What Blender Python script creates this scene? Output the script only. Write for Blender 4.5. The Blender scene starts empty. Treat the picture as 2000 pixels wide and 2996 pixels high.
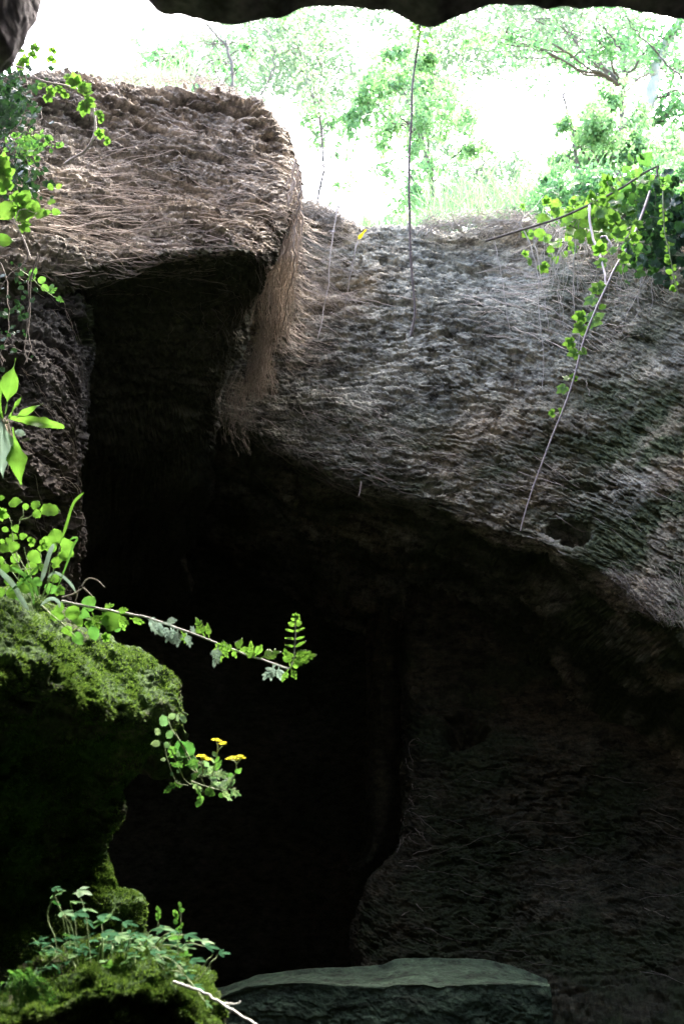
import bpy, math, random
import numpy as np
from mathutils import Vector
random.seed(7); RS = np.random.RandomState(11)
SC = bpy.context.scene
COL = SC.collection
# ------------------------------------------------------------------ camera
CAMZ, PITCH, F = 1.6, math.radians(17), 35/36*2996
cd = bpy.data.cameras.new('camera'); cam = bpy.data.objects.new('camera', cd); COL.objects.link(cam)
cam.location = (0, 0, CAMZ); cam.rotation_euler = (math.radians(90)+PITCH, 0, 0)
cd.sensor_fit = 'VERTICAL'; cd.sensor_height = 36; cd.lens = 35; cd.clip_start = .05; cd.clip_end = 2000
cd.dof.use_dof = True; cd.dof.focus_distance = 4.2; cd.dof.aperture_fstop = 5.6
SC.camera = cam
def at(px, py, Y):
    dx = (px-1000)/F; dy = -(py-1498)/F
    yw = math.cos(PITCH)-dy*math.sin(PITCH); zw = math.sin(PITCH)+dy*math.cos(PITCH)
    k = Y/yw
    return np.array((dx*k, Y, CAMZ+zw*k))
def proj(p):
    c, s = math.cos(PITCH), math.sin(PITCH); z = p[2]-CAMZ
    d = p[1]*c+z*s; u = -p[1]*s+z*c
    return 1000+F*p[0]/d, 1498-F*u/d
def behind(q, dY, dpx, dpy=0):
    x, y = proj(q); return at(x+dpx, y+dpy, q[1]+dY)
# ------------------------------------------------------------------ noise
_p = RS.permutation(256).astype(np.int32); _p = np.concatenate([_p, _p])
_g = RS.normal(size=(256, 3)); _g /= np.linalg.norm(_g, axis=1)[:, None]
def pn(x, y, z):
    x, y, z = np.broadcast_arrays(np.asarray(x, float), np.asarray(y, float), np.asarray(z, float))
    xi = np.floor(x).astype(np.int32); yi = np.floor(y).astype(np.int32); zi = np.floor(z).astype(np.int32)
    xf = x-xi; yf = y-yi; zf = z-zi
    u = xf**3*(xf*(xf*6-15)+10); v = yf**3*(yf*(yf*6-15)+10); w = zf**3*(zf*(zf*6-15)+10)
    def g(i, j, k):
        h = _p[(_p[(_p[(xi+i) & 255]+((yi+j) & 255)) & 511]+((zi+k) & 255)) & 511]
        G = _g[h]
        return G[..., 0]*(xf-i)+G[..., 1]*(yf-j)+G[..., 2]*(zf-k)
    def L(a, b, t): return a+(b-a)*t
    return 1.6*L(L(L(g(0,0,0), g(1,0,0), u), L(g(0,1,0), g(1,1,0), u), v), L(L(g(0,0,1), g(1,0,1), u), L(g(0,1,1), g(1,1,1), u), v), w)
def fbm(x, y, z, o=3):
    r = 0; a = 1.
    for k in range(o):
        r = r+a*pn(x*2**k+k*17.3, y*2**k+k*5.1, z*2**k); a *= .5
    return r
def sstep(a, b, x):
    t = np.clip((x-a)/(b-a), 0, 1); return t*t*(3-2*t)
# ------------------------------------------------------------------ loft
def cr(A, n, axis):
    A = np.moveaxis(A, axis, 0); m = A.shape[0]
    t = np.linspace(0, m-1, n) if np.isscalar(n) else np.asarray(n)
    i = np.clip(np.floor(t).astype(int), 0, m-2); f = (t-i).reshape((-1,)+(1,)*(A.ndim-1))
    p0 = A[np.maximum(i-1, 0)]; p1 = A[i]; p2 = A[i+1]; p3 = A[np.minimum(i+2, m-1)]
    m1 = (p2-p0)*.5; m2 = (p3-p1)*.5
    r = (2*f**3-3*f**2+1)*p1+(f**3-2*f**2+f)*m1+(-2*f**3+3*f**2)*p2+(f**3-f**2)*m2
    return np.moveaxis(r, 0, axis)
def spacing(n, w):          # n sample positions over len(w) spans, span k getting weight w[k]
    c = np.concatenate([[0], np.cumsum(w)]); c = c/c[-1]
    return np.interp(np.linspace(0, 1, n), c, np.arange(len(w)+1))
def normals(P):
    du = np.gradient(P, axis=1); dv = np.gradient(P, axis=0)
    N = np.cross(dv, du); N /= np.linalg.norm(N, axis=2)[..., None]+1e-12
    return N
def arc(P):
    s = np.zeros(P.shape[:2]); t = np.zeros(P.shape[:2])
    s[:, 1:] = np.cumsum(np.linalg.norm(np.diff(P, axis=1), axis=2), axis=1)
    t[1:] = np.cumsum(np.linalg.norm(np.diff(P, axis=0), axis=2), axis=0)
    return s, t
def blur(A, k):
    for ax in (0, 1):
        for _ in range(2):
            pad = [(0, 0)]*A.ndim; pad[ax] = (k, k)
            c = np.cumsum(np.pad(A, pad, mode='edge'), axis=ax)
            n = A.shape[ax]
            hi = np.take(c, np.arange(2*k, 2*k+n), axis=ax)
            lo = np.take(np.pad(c, [(1, 0) if a == ax else (0, 0) for a in range(A.ndim)]), np.arange(0, n), axis=ax)
            A = (hi-lo)/(2*k+1)
    return A
def mesh_np(name, V, Fq, mat, parent=None, smooth=True, attrs=None):
    me = bpy.data.meshes.new(name); V = np.asarray(V, np.float32).reshape(-1, 3); Fq = np.asarray(Fq, np.int32)
    nf, k = Fq.shape
    me.vertices.add(len(V)); me.vertices.foreach_set('co', V.ravel())
    me.loops.add(nf*k); me.loops.foreach_set('vertex_index', Fq.ravel())
    me.polygons.add(nf); me.polygons.foreach_set('loop_start', np.arange(0, nf*k, k, dtype=np.int32))
    me.polygons.foreach_set('use_smooth', np.full(nf, smooth))
    me.update(calc_edges=True)
    for an, av in (attrs or {}).items():
        a = me.attributes.new(an, 'FLOAT', 'POINT'); a.data.foreach_set('value', np.asarray(av, np.float32).ravel())
    if mat is not None: me.materials.append(mat)
    o = bpy.data.objects.new(name, me); COL.objects.link(o)
    if parent is not None: o.parent = parent
    return o
def grid_faces(nv, nu):
    a = np.arange(nv*nu).reshape(nv, nu)
    return np.stack([a[:-1, :-1], a[1:, :-1], a[1:, 1:], a[:-1, 1:]], -1).reshape(-1, 4)
def tag(o, label=None, cat=None, group=None, kind=None):
    if label: o['label'] = label
    if cat: o['category'] = cat
    if group: o['group'] = group
    if kind: o['kind'] = kind
    return o
def empty(name, loc, label, cat, group=None):
    o = bpy.data.objects.new(name, None); o.location = tuple(loc); COL.objects.link(o); o.empty_display_size = .1
    return tag(o, label, cat, group)
# ------------------------------------------------------------------ materials
def newmat(name):
    m = bpy.data.materials.new(name); m.use_nodes = True; nt = m.node_tree
    b = nt.nodes['Principled BSDF']
    return m, nt, b
def nd(nt, t, **kw):
    n = nt.nodes.new(t)
    for k, v in kw.items(): setattr(n, k, v)
    return n
def ramp(nt, fac, stops):
    r = nd(nt, 'ShaderNodeValToRGB'); e = r.color_ramp.elements
    while len(e) < len(stops): e.new(.5)
    for i, (p, c) in enumerate(stops): e[i].position = p; e[i].color = (*c, 1)
    nt.links.new(fac, r.inputs[0]); return r.outputs[0]
def mix(nt, fac, a, b, blend='MIX'):
    m = nd(nt, 'ShaderNodeMix', data_type='RGBA', blend_type=blend)
    for i, v in ((0, fac), (6, a), (7, b)):
        if isinstance(v, bpy.types.NodeSocket): nt.links.new(v, m.inputs[i])
        elif i == 0: m.inputs[0].default_value = v
        else: m.inputs[i].default_value = (*v, 1)
    return m.outputs[2]
def noise(nt, scale, detail=5, vec=None, rough=.55, sc3=None):
    co = nd(nt, 'ShaderNodeTexCoord').outputs['Object']
    if sc3:
        mp = nd(nt, 'ShaderNodeMapping'); mp.inputs['Scale'].default_value = sc3
        nt.links.new(co, mp.inputs['Vector']); co = mp.outputs[0]
    n = nd(nt, 'ShaderNodeTexNoise'); n.inputs['Scale'].default_value = scale; n.inputs['Detail'].default_value = detail
    n.inputs['Roughness'].default_value = rough
    nt.links.new(co, n.inputs['Vector']); return n.outputs['Fac']
def rockmat(name, c1, c2, c3, moss_shade1=(.03, .055, .012), moss_shade2=(.10, .15, .03), bump=.5, warm=(.34, .26, .19), spec=.25, streak=.85):
    m, nt, b = newmat(name)
    base = ramp(nt, noise(nt, 1.7, 4), [(.3, c1), (.5, c2), (.72, c3)])
    base = mix(nt, ramp(nt, noise(nt, .8, 3), [(.45, (0, 0, 0)), (.62, (.8, .8, .8))]), base, warm)
    sp = ramp(nt, noise(nt, 14, 6, sc3=(1, 1, 3)), [(.3, (.45, .45, .47)), (.5, (.95, .95, .95)), (.7, (1.35, 1.33, 1.3))])
    base = mix(nt, 1., base, sp, 'MULTIPLY')
    sp2 = ramp(nt, noise(nt, 70, 4), [(.32, (.6, .6, .6)), (.6, (1.1, 1.1, 1.1))])
    base = mix(nt, 1., base, sp2, 'MULTIPLY')
    if streak:
        st = ramp(nt, noise(nt, 7, 7, rough=.68, sc3=(1, 1, 2.1)), [(.40, (.22, .21, .20)), (.49, (.85, .85, .85)), (.62, (1.35, 1.33, 1.3))])
        base = mix(nt, streak, base, mix(nt, 1., base, st, 'MULTIPLY'))
    at_ = nd(nt, 'ShaderNodeAttribute', attribute_name='moss').outputs['Fac']  # moss cover, plus shade painted on the wall and the boulder
    mc = mix(nt, ramp(nt, noise(nt, 30, 5), [(.35, (0, 0, 0)), (.65, (1, 1, 1))]), moss_shade1, moss_shade2)
    col = mix(nt, at_, base, mc)
    nt.links.new(col, b.inputs['Base Color'])
    b.inputs['Roughness'].default_value = .85; b.inputs['Specular IOR Level'].default_value = spec
    bp = nd(nt, 'ShaderNodeBump'); bp.inputs['Strength'].default_value = bump; bp.inputs['Distance'].default_value = .012
    nt.links.new(noise(nt, 55, 8, rough=.7, sc3=(1, 1, 1.3)), bp.inputs['Height']); nt.links.new(bp.outputs[0], b.inputs['Normal'])
    return m
def flatmat(name, c1, c2, scale=20, rough=.7, transl=0., tcol=None, spec=.3, bump=0, island=True):
    m, nt, b = newmat(name)
    fac = noise(nt, scale, 3)
    if island:
        g = nd(nt, 'ShaderNodeNewGeometry').outputs['Random Per Island']
        a = nd(nt, 'ShaderNodeMath', operation='ADD'); nt.links.new(fac, a.inputs[0]); nt.links.new(g, a.inputs[1])
        h = nd(nt, 'ShaderNodeMath', operation='MULTIPLY'); nt.links.new(a.outputs[0], h.inputs[0]); h.inputs[1].default_value = .5
        fac = h.outputs[0]
    col = mix(nt, ramp(nt, fac, [(.25, (0, 0, 0)), (.75, (1, 1, 1))]), c1, c2)
    nt.links.new(col, b.inputs['Base Color']); b.inputs['Roughness'].default_value = rough
    b.inputs['Specular IOR Level'].default_value = spec
    if transl:
        tr = nd(nt, 'ShaderNodeBsdfTranslucent'); ms = nd(nt, 'ShaderNodeMixShader'); ms.inputs[0].default_value = transl
        tc = mix(nt, 1., col, tcol or (1.6, 1.8, 1.0), 'MULTIPLY')
        nt.links.new(tc, tr.inputs[0]); nt.links.new(b.outputs[0], ms.inputs[1]); nt.links.new(tr.outputs[0], ms.inputs[2])
        nt.links.new(ms.outputs[0], nt.nodes['Material Output'].inputs[0])
    return m
M_wall = rockmat('wall_rock', (.19, .19, .155), (.32, .315, .255), (.47, .455, .375), moss_shade1=(.03, .042, .022), moss_shade2=(.095, .115, .055), warm=(.41, .34, .235))
M_lower = rockmat('shade_rock', (.055, .048, .034), (.09, .08, .055), (.14, .125, .088), moss_shade1=(.02, .032, .014), moss_shade2=(.05, .075, .03), warm=(.11, .088, .058))
M_boulder = rockmat('boulder_rock', (.175, .17, .14), (.31, .29, .24), (.48, .44, .365), warm=(.38, .32, .24), moss_shade1=(.035, .038, .022), moss_shade2=(.085, .088, .055))  # moss pair here mostly paints shade on the underside
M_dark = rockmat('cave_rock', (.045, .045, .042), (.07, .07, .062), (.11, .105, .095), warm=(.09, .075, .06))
M_floor = rockmat('wet_floor', (.015, .014, .012), (.022, .02, .017), (.03, .028, .024), warm=(.03, .024, .018), moss_shade1=(.01, .015, .008), moss_shade2=(.02, .03, .015))
M_roof = rockmat('roof_rock', (.2, .19, .22), (.26, .25, .29), (.3, .29, .33), warm=(.24, .22, .26), bump=.3)
M_mossrock = rockmat('mossy_rock', (.05, .05, .045), (.09, .085, .07), (.14, .13, .11), moss_shade1=(.015, .035, .012), moss_shade2=(.07, .125, .038), bump=.8, warm=(.10, .085, .06), spec=.1)
M_stone = rockmat('pale_stone', (.032, .058, .038), (.05, .085, .055), (.068, .108, .072), warm=(.045, .075, .048), moss_shade1=(.008, .018, .01), moss_shade2=(.02, .045, .025))
M_ground = rockmat('forest_soil', (.08, .06, .04), (.13, .10, .07), (.2, .16, .11), moss_shade2=(.08, .14, .03))
# ------------------------------------------------------------------ rock nets
def finish(name, P, disp, mat, moss, nsm=6):
    """disp(P,s,t)->(low, high) displacement along the normal"""
    s, t = arc(P); N = normals(blur(P, 14))
    lo, hi = disp(P, s, t)
    c = np.linalg.norm(blur(N, 9), axis=2); dm = .2+.8*sstep(.82, .96, c); lo = lo*dm; hi = hi*(.6+.4*dm)
    PL = P+N*lo[..., None]
    NL = normals(blur(PL, nsm+3))
    PF = PL+NL*hi[..., None]
    mo = moss(P, s, t, NL, hi) if callable(moss) else np.full(P.shape[:2], float(moss))
    o = mesh_np(name, PF, grid_faces(*P.shape[:2]), mat, attrs={'moss': np.clip(mo, 0, 1)})
    return o, dict(P=PL, N=NL, F=PF, s=s, t=t)
def strata(s, t, seed, ang=0., fs=7., ft=24., amp=1.):
    """short ledges and sharp lens shaped pits of a hard weathered layered rock"""
    a = math.radians(ang); s2 = s*math.cos(a)+t*math.sin(a); t2 = -s*math.sin(a)+t*math.cos(a)
    t2 = t2+.05*pn(s2*1.0, t2*1.5, seed+.5)+.010*pn(s2*8, t2*9, seed+3.5)
    s2 = s2+.02*pn(s2*9, t2*16, seed+4.5)
    patch = sstep(-.3, .3, pn(s2*.9, t2*1.6, seed+31))                    # rough and smoother areas
    h = .024*pn(s2*1.1, t2*4.5, seed)
    n0 = pn(s2*fs*.30, t2*ft*.22, seed+5); n1 = pn(s2*fs*.6, t2*ft*.42, seed+7)+.25*pn(s2*22, t2*50, seed+8); n2 = pn(s2*fs*1.3, t2*ft*.85, seed+9)+.2*pn(s2*40, t2*70, seed+10); n3 = pn(s2*fs*3.0, t2*ft*1.7, seed+11)
    h = h-.030*sstep(.34, .5, n0)-(.030+.016*patch)*sstep(.20, .32, n1)-(.010+.026*patch)*sstep(.16, .28, n2)-.010*sstep(.12, .25, n3)
    ph = t2*ft*.30+2.6*pn(s2*fs*.25, t2*ft*.10, seed+13)+.3*pn(s2*30, t2*30, seed+14); sw = ph-np.floor(ph)  # undercut ledges
    h = h+.026*(sw**1.5*sstep(1., .93, sw)-.3)*sstep(-.15, .25, pn(s2*fs*.35, t2*ft*.16, seed+15))
    g = fbm(s2*28, t2*38, seed+17, 3)
    return (h+.0075*g+.005*sstep(.25, .5, pn(s2*45, t2*45, seed+19)))*amp
A_ = np.array
CP_, SP_ = math.cos(PITCH), math.sin(PITCH)
# ---- back wall
cols = [200, 560, 760, 900, 1080, 1280, 1500, 1720, 1900, 2060, 2400, 3200, 5600]
def row(ys, Ys, d=(0, 0, 0)): return A_([at(x, y, Y)+A_(d) for x, y, Y in zip(cols, ys, Ys)])
top = [540, 560, 585, 618, 655, 655, 640, 670, 690, 700, 640, 300, 100]
tY = A_([7.7, 7.7, 7.7, 7.65, 7.6, 7.5, 7.3, 6.9, 6.4, 5.8, 5.0, 3.9, 2.6])
bot = [1130, 1190, 1270, 1345, 1408, 1478, 1560, 1650, 1770, 1830, 1950, 2300, 3000]
bY = A_([7.1, 7.0, 6.95, 6.88, 6.82, 6.75, 6.6, 6.35, 5.9, 5.5, 4.9, 3.8, 2.5])
top = A_(top, float); bot = A_(bot, float)
rows = [row(top+8, tY+1.4, (0, 0, -.35)), row(top+4, tY+.4, (0, 0, -.08)), row(top, tY)]
for f, dy in ((.12, .06), (.3, .16), (.5, .2), (.7, .12), (.87, .02)):
    rows.append(row(top+(bot-top)*f, tY*(1-f)**2+bY*(1-(1-f)**2)+dy*.25))
r = row(bot, bY); rows.append(r)
rows += [r+A_((0, .18, -.03)), r+A_((0, .7, .05)), r+A_((0, 2., -.1)), r+A_((0, 3.6, -.5))]
net = np.stack(rows)
P = cr(cr(net, spacing(760, [.5, .6, 2, 2, 2, 2, 2, 2, 2, 2, 1, .5]), 1) if False else cr(net, spacing(1000, [.7, 1.4, 1.6, 2, 2, 2, 2, 2, 1.6, 1.4, .6, .4]), 1), spacing(640, [.3, .5, 1.2, 2, 2, 2, 2, 1.4, 1, 1, .6, .4]), 0)
def dA(P, s, t):
    lo = .13*fbm(P[..., 0]*.7, P[..., 1]*.7, P[..., 2]*.9, 3)+.03*fbm(s*.9, t*2.8, 5.5, 4)
    # two hollows in the face
    for px, py, Y, rx, rz, d in ((1725, 1445, 5.65, .10, .07, .30), (1010, 790, 7.05, .18, .08, .10), (960, 835, 6.9, .10, .035, .12), (1385, 680, 6.8, .2, .04, .08)):
        c = at(px, py, Y)
        g = np.exp(-(((P[..., 0]-c[0])/rx)**2+((P[..., 2]-c[2])/rz)**2)**1.5)
        lo = lo-d*g
    s_ = s.mean(axis=0)[None]+0*s; t_ = -1.05*P[..., 2]+.8*P[..., 1]-.10*P[..., 0]
    return lo, strata(s_, t_, 21., ang=0, fs=6.3, ft=42, amp=.95)+.006*fbm(s*40, t*70, 2.2, 2)
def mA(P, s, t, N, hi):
    g = sstep(5.2, 3.5, P[..., 2])*1.0+.03  # green growth low down, doubling as painted light falloff
    u = sstep(-.1, -.5, blur(N, 8)[..., 2])  # downward faces darkened: shade put into the colour
    g = g+.6*sstep(1.35, 1.95, P[..., 0])  # right end darkened too, painted shade rather than growth
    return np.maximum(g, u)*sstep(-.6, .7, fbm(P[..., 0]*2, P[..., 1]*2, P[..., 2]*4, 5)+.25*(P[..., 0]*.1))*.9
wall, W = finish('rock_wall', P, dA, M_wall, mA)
tag(wall, 'pitted grey brown rock wall with level layers, lit from above, behind the hanging vines', 'rock wall')
# ---- overhanging boulder, upper left
cols = [-900, -350, 0, 200, 400, 600, 740]
offY = A_([-1.3, -.85, -.5, -.3, -.12, .0, .12, .42])
def rowB(ys, Y, edge, d=(0, 0, 0), eY=0.):
    pts = [at(min(x, edge[0]-40-(6-i)*70), y, Y+o) for i, (x, y, o) in enumerate(zip(cols, ys, offY))]+[at(edge[0], edge[1], Y+offY[-1]+eY)]
    e = pts[-1]
    pts += [behind(e, .35, 4), behind(e, 1.2, -25), behind(e, 2.6, -120)]
    return A_(pts)+A_(d)
r1 = rowB([270, 262, 248, 246, 238, 240, 292], 5.0, (822, 375))
rows = [r1+A_((0, 2.2, -.5)), r1+A_((0, .6, -.08)), r1,
  rowB([400, 390, 372, 368, 360, 372, 420], 4.86, (866, 490)),
  rowB([520, 500, 480, 480, 480, 500, 520], 4.74, (868, 570)),
  rowB([660, 640, 610, 595, 590, 590, 600], 4.62, (850, 640)),
  rowB([760, 740, 720, 705, 690, 670, 670], 4.54, (822, 710)),
  rowB([900, 880, 850, 822, 768, 738, 735], 4.50, (788, 775)),
  rowB([905, 890, 862, 838, 790, 765, 770], 4.66, (775, 815)),
  rowB([960, 950, 930, 915, 880, 870, 880], 5.15, (742, 920)),
  rowB([1100, 1080, 1050, 1040, 1020, 1010, 1020], 5.6, (700, 1060)),
  rowB([1300, 1280, 1250, 1240, 1220, 1200, 1190], 6.1, (640, 1210)),
  rowB([1500, 1480, 1450, 1440, 1430, 1420, 1400], 7.0, (600, 1400)),
  rowB([1900, 1880, 1850, 1840, 1830, 1820, 1800], 9.0, (500, 1800))]
net = np.stack(rows)
P = cr(cr(net, spacing(900, [.5, 1, 2, 2, 2, 1.6, 1.4, .9, .7, .3]), 1), spacing(760, [.3, .7, 2, 2, 2, 1.6, 1.6, .8, 1.2, 1.2, 1, .5, .3]), 0)
def dB(P, s, t):
    lo = .10*fbm(P[..., 0]*.9, P[..., 1]*.9, P[..., 2]*1.1, 3)+.16*sstep(4.1, 3.8, P[..., 2])*pn(P[..., 0]*2.1, P[..., 1]*1.5, P[..., 2]*1.7+.4)+.018*fbm(s*1.5, (t-.12*s)*6, 9.5, 3)
    dd = P[..., 1]*CP_+(P[..., 2]-CAMZ)*SP_; qx = 1000+F*P[..., 0]/dd; qy = 1498-F*(-P[..., 1]*SP_+(P[..., 2]-CAMZ)*CP_)/dd
    m = 1-.8*sstep(780, 850, qx); lip = sstep(380, 520, qx)*sstep(690, 740, qy)*sstep(960, 840, qy)
    lo = lo*m*(1-.85*lip); m = m*(1-.2*lip)*(1-.7*sstep(600, 670, qx)*sstep(800, 870, qy))
    s_ = s.mean(axis=0)[None]+0*s; t_ = -1.05*P[..., 2]+.6*P[..., 1]
    return lo, (strata(s_, t_, 41., ang=9, fs=6.2, ft=36, amp=1.22)+.006*fbm(s*35, t*60, 8.2, 2))*(.35+.65*m)
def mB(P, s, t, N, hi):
    u = sstep(.05, -.35, blur(N, 8)[..., 2])  # underside shade painted in by normal, using the moss colours
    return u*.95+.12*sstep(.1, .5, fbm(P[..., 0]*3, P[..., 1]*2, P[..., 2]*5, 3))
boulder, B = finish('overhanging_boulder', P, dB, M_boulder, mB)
tag(boulder, 'huge overhanging boulder covered with root fibres, upper left, lit from above', 'boulder')
# ---- left rock pillar under the boulder
cols = [-1100, -500, -150, 40, 150, 215]
def rowC(y, e, Y, d=0):
    pts = [at(x, y+(yy), Y+o) for x, yy, o in zip(cols, (120, 60, 20, 0, -10, -10), (-1.1, -.8, -.45, -.25, -.10, .02))]+[at(e, y, Y+.28)]
    q = pts[-1]; pts += [behind(q, .25, 3), behind(q, 1.0, -30), behind(q, 2.6, -120)]
    return A_(pts)
rows = [rowC(690, 420, 4.8), rowC(800, 300, 4.5), rowC(900, 262, 4.3), rowC(1080, 268, 4.2), rowC(1250, 262, 4.15), rowC(1420, 245, 4.15), rowC(1600, 225, 4.2), rowC(1850, 225, 4.4), rowC(2300, 240, 4.6), rowC(3200, 260, 4.8)]
net = np.stack(rows)
P = cr(cr(net, spacing(420, [.4, .8, 2, 2, 2, 1.5, 1, .6, .3]), 1), spacing(560, [1, 1.5, 2, 2, 2, 2, 1.4, .8, .5]), 0)
def dC(P, s, t):
    lo = .09*fbm(P[..., 0]*1.2, P[..., 1]*1.2, P[..., 2]*1.2, 3)
    return lo, strata(s, t, 61., ang=38, fs=5, ft=17, amp=1.3)+.006*fbm(s*35, t*60, 8.2, 2)
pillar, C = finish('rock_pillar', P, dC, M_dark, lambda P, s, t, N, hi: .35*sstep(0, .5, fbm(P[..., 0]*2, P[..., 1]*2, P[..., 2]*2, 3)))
tag(pillar, 'dark furrowed rock pillar under the left end of the boulder, behind the leafy plants', 'rock pillar')
# ---- mossy ledge
cols = [-1300, -700, -300, -60, 80, 200, 320, 420]
oD = A_([-.9, -.6, -.38, -.22, -.12, -.04, .03, .08, .12])
def rowD(ys, Ys, e, d=(0, 0, 0)):
    Ys = np.broadcast_to(A_(Ys, float), (9,))
    pts = [at(x, y, Y+o) for x, y, Y, o in zip(cols, ys, Ys, oD)]+[at(e[0], e[1], Ys[-1]+oD[-1])]
    q = pts[-1]; pts += [behind(q, .10, 3), behind(q, .4, -35), behind(q, .9, -200)]
    return A_(pts)+A_(d)
r1 = rowD([1560, 1640, 1690, 1725, 1775, 1835, 1890, 1935], 2.72, (472, 1985))
rows = [r1+A_((0, .9, -.3)), r1+A_((0, .25, -.03)), r1,
  rowD([1640, 1700, 1745, 1780, 1825, 1885, 1940, 1985], 2.52, (500, 2025)),
  rowD([1720, 1770, 1800, 1835, 1880, 1950, 2015, 2050], [2.42]*4+[2.38, 2.36, 2.38, 2.4, 2.42], (510, 2080)),
  rowD([1850, 1880, 1910, 1940, 1980, 2030, 2080, 2110], [2.27]*4+[2.26, 2.28, 2.34, 2.4, 2.45], (497, 2140)),
  rowD([2050, 2060, 2080, 2090, 2110, 2140, 2160, 2175], [2.2]*4+[2.22, 2.32, 2.42, 2.46, 2.46], (420, 2200)),
  rowD([2150, 2160, 2180, 2190, 2200, 2220, 2230, 2240], [2.24]*4+[2.3, 2.44, 2.55, 2.6, 2.62], (385, 2245)),
  rowD([2280, 2280, 2280, 2280, 2290, 2300, 2310, 2320], [2.08]*4+[2.12, 2.3, 2.5, 2.62, 2.66], (352, 2310)),
  rowD([2360, 2360, 2360, 2370, 2380, 2390, 2400, 2400], [2.14]*4+[2.24, 2.46, 2.6, 2.66, 2.7], (345, 2400)),
  rowD([2460, 2460, 2460, 2470, 2470, 2470, 2470, 2470], [2.4]*4+[2.46, 2.56, 2.62, 2.66, 2.68], (312, 2470)),
  rowD([2600]*8, 2.68, (325, 2590)), rowD([2700]*8, 2.64, (400, 2680)), rowD([2820]*8, 2.62, (412, 2800)), rowD([3300]*8, 2.6, (410, 3200))]
net = np.stack(rows)
# the last named columns must not pass the edge column on the narrow rows
for i in range(6, len(net)):
    xe = net[i, 8, 0]
    for j, k in ((7, .06), (6, .12), (5, .2), (4, .29)):
        net[i, j, 0] = min(net[i, j, 0], xe-k*.9)
P = cr(cr(net, spacing(560, [.3, .6, 1.4, 2, 2, 2, 2, 1.6, 1, .5, .3]), 1), spacing(800, [.4, 1, 1.6, 2, 2, 2, 1.5, 1.8, 1.8, 1.8, 2, 2, 2, .8]), 0)
def dD(P, s, t):
    X, Y, Z = P[..., 0], P[..., 1], P[..., 2]
    lo = .042*fbm(X*3.3, Y*3.3, Z*3.8, 3)+.02*fbm(X*9, Y*9, Z*9, 2)
    c = pn(X*32, Y*32, Z*32)
    hi = .011*fbm(X*24, Y*24, Z*30, 3)-.020*sstep(.2, .55, pn(X*17, Y*17, Z*24+4))+.004*fbm(X*90, Y*90, Z*90, 2)
    return lo, hi
def mD(P, s, t, N, hi):
    X, Y, Z = P[..., 0], P[..., 1], P[..., 2]
    return .35+.9*sstep(-.35, .25, fbm(X*4, Y*4, Z*4, 4)+.35*N[..., 2])
ledge, D = finish('mossy_ledge', P, dD, M_mossrock, mD)
tag(ledge, 'thick mossy rock ledge jutting out at the left, leafy plants on top', 'rock ledge')
# ---- low mossy mound
cols = [-700, -250, 0, 90, 200, 340, 470, 550]
def rowE(ys, Y, e, d=(0, 0, 0)):
    pts = [at(x, y, Y+o) for x, y, o in zip(cols, ys, (-.4, -.2, -.1, -.05, 0, 0, .02, .04))]+[at(e[0], e[1], Y+.06)]
    q = pts[-1]; pts += [behind(q, .12, 3, 8), behind(q, .45, -40, 40)]
    return A_(pts)+A_(d)
r1 = rowE([3150, 3050, 2960, 2860, 2790, 2760, 2790, 2840], 2.25, (592, 2905))
rows = [r1+A_((0, .5, -.45)), r1+A_((0, .2, -.06)), r1, rowE([3180, 3080, 2990, 2900, 2840, 2815, 2830, 2880], 2.08, (600, 2950)),
  rowE([3220, 3120, 3030, 2960, 2920, 2890, 2900, 2950], 1.96, (605, 3010)), rowE([3300, 3240, 3150, 3100, 3060, 3040, 3060, 3090], 1.98, (600, 3120)), rowE([3700]*8, 2.05, (600, 3700))]
net = np.stack(rows)
P = cr(cr(net, spacing(460, [.4, 1, 1.6, 2, 2, 2, 2, 1.4, .8, .5]), 1), spacing(330, [.4, 1, 2, 2, 1.2, .8]), 0)
mound, E = finish('mossy_mound', P, dD, M_mossrock, mD)
tag(mound, 'low mossy stone mound in the bottom left corner under the leafy creeper', 'mossy stone')
# ---- flat stone slab, bottom centre
xs = [560, 690, 760, 880, 1000, 1110, 1180, 1300, 1420, 1520, 1585, 1604]
bk = [2925, 2888, 2864, 2850, 2842, 2836, 2815, 2815, 2822, 2848, 2872, 2880]
fr = [2960, 2898, 2882, 2878, 2884, 2890, 2880, 2884, 2880, 2881, 2884, 2888]
rB = A_([at(x, y+6, 6.1) for x, y in zip(xs, bk)]); rF = A_([at(x, y, 5.45) for x, y in zip(xs, fr)])
rows = [rB+A_((0, .3, -1.5)), rB+A_((0, .12, -.12)), rB, rB*.5+rF*.5+A_((0, 0, -.015)), rF, rF+A_((0, -.04, -.035)), rF+A_((0, -.1, -.4)), rF+A_((0, -.15, -1.4))]
net = np.stack(rows)
P = cr(cr(net, 620, 1), spacing(330, [.4, .5, 1.6, 1.6, 1.2, 2, 2]), 0)
def dF(P, s, t):
    X, Y, Z = P[..., 0], P[..., 1], P[..., 2]
    side = sstep(.0, .25, rF[:, 1].mean()-Y)
    return .02*fbm(X*2, Y*2, Z*2, 3), (strata(s, t, 81., ang=6, fs=6, ft=22)*side*1.4+.008*fbm(X*14, Y*14, Z*14, 4))
def mF(P, s, t, N, hi):
    side = sstep(.02, .2, rF[:, 1].mean()-P[..., 1])  # front face blended to the darker colour pair
    return side*.85+.5*sstep(-.2, .6, fbm(P[..., 0]*4, P[..., 1]*9, P[..., 2]*5, 5))
slab, _ = finish('flat_stone', P, dF, M_stone, mF)
tag(slab, 'flat pale topped stone slab lying in front of the dark lower rock wall', 'stone slab')
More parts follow.
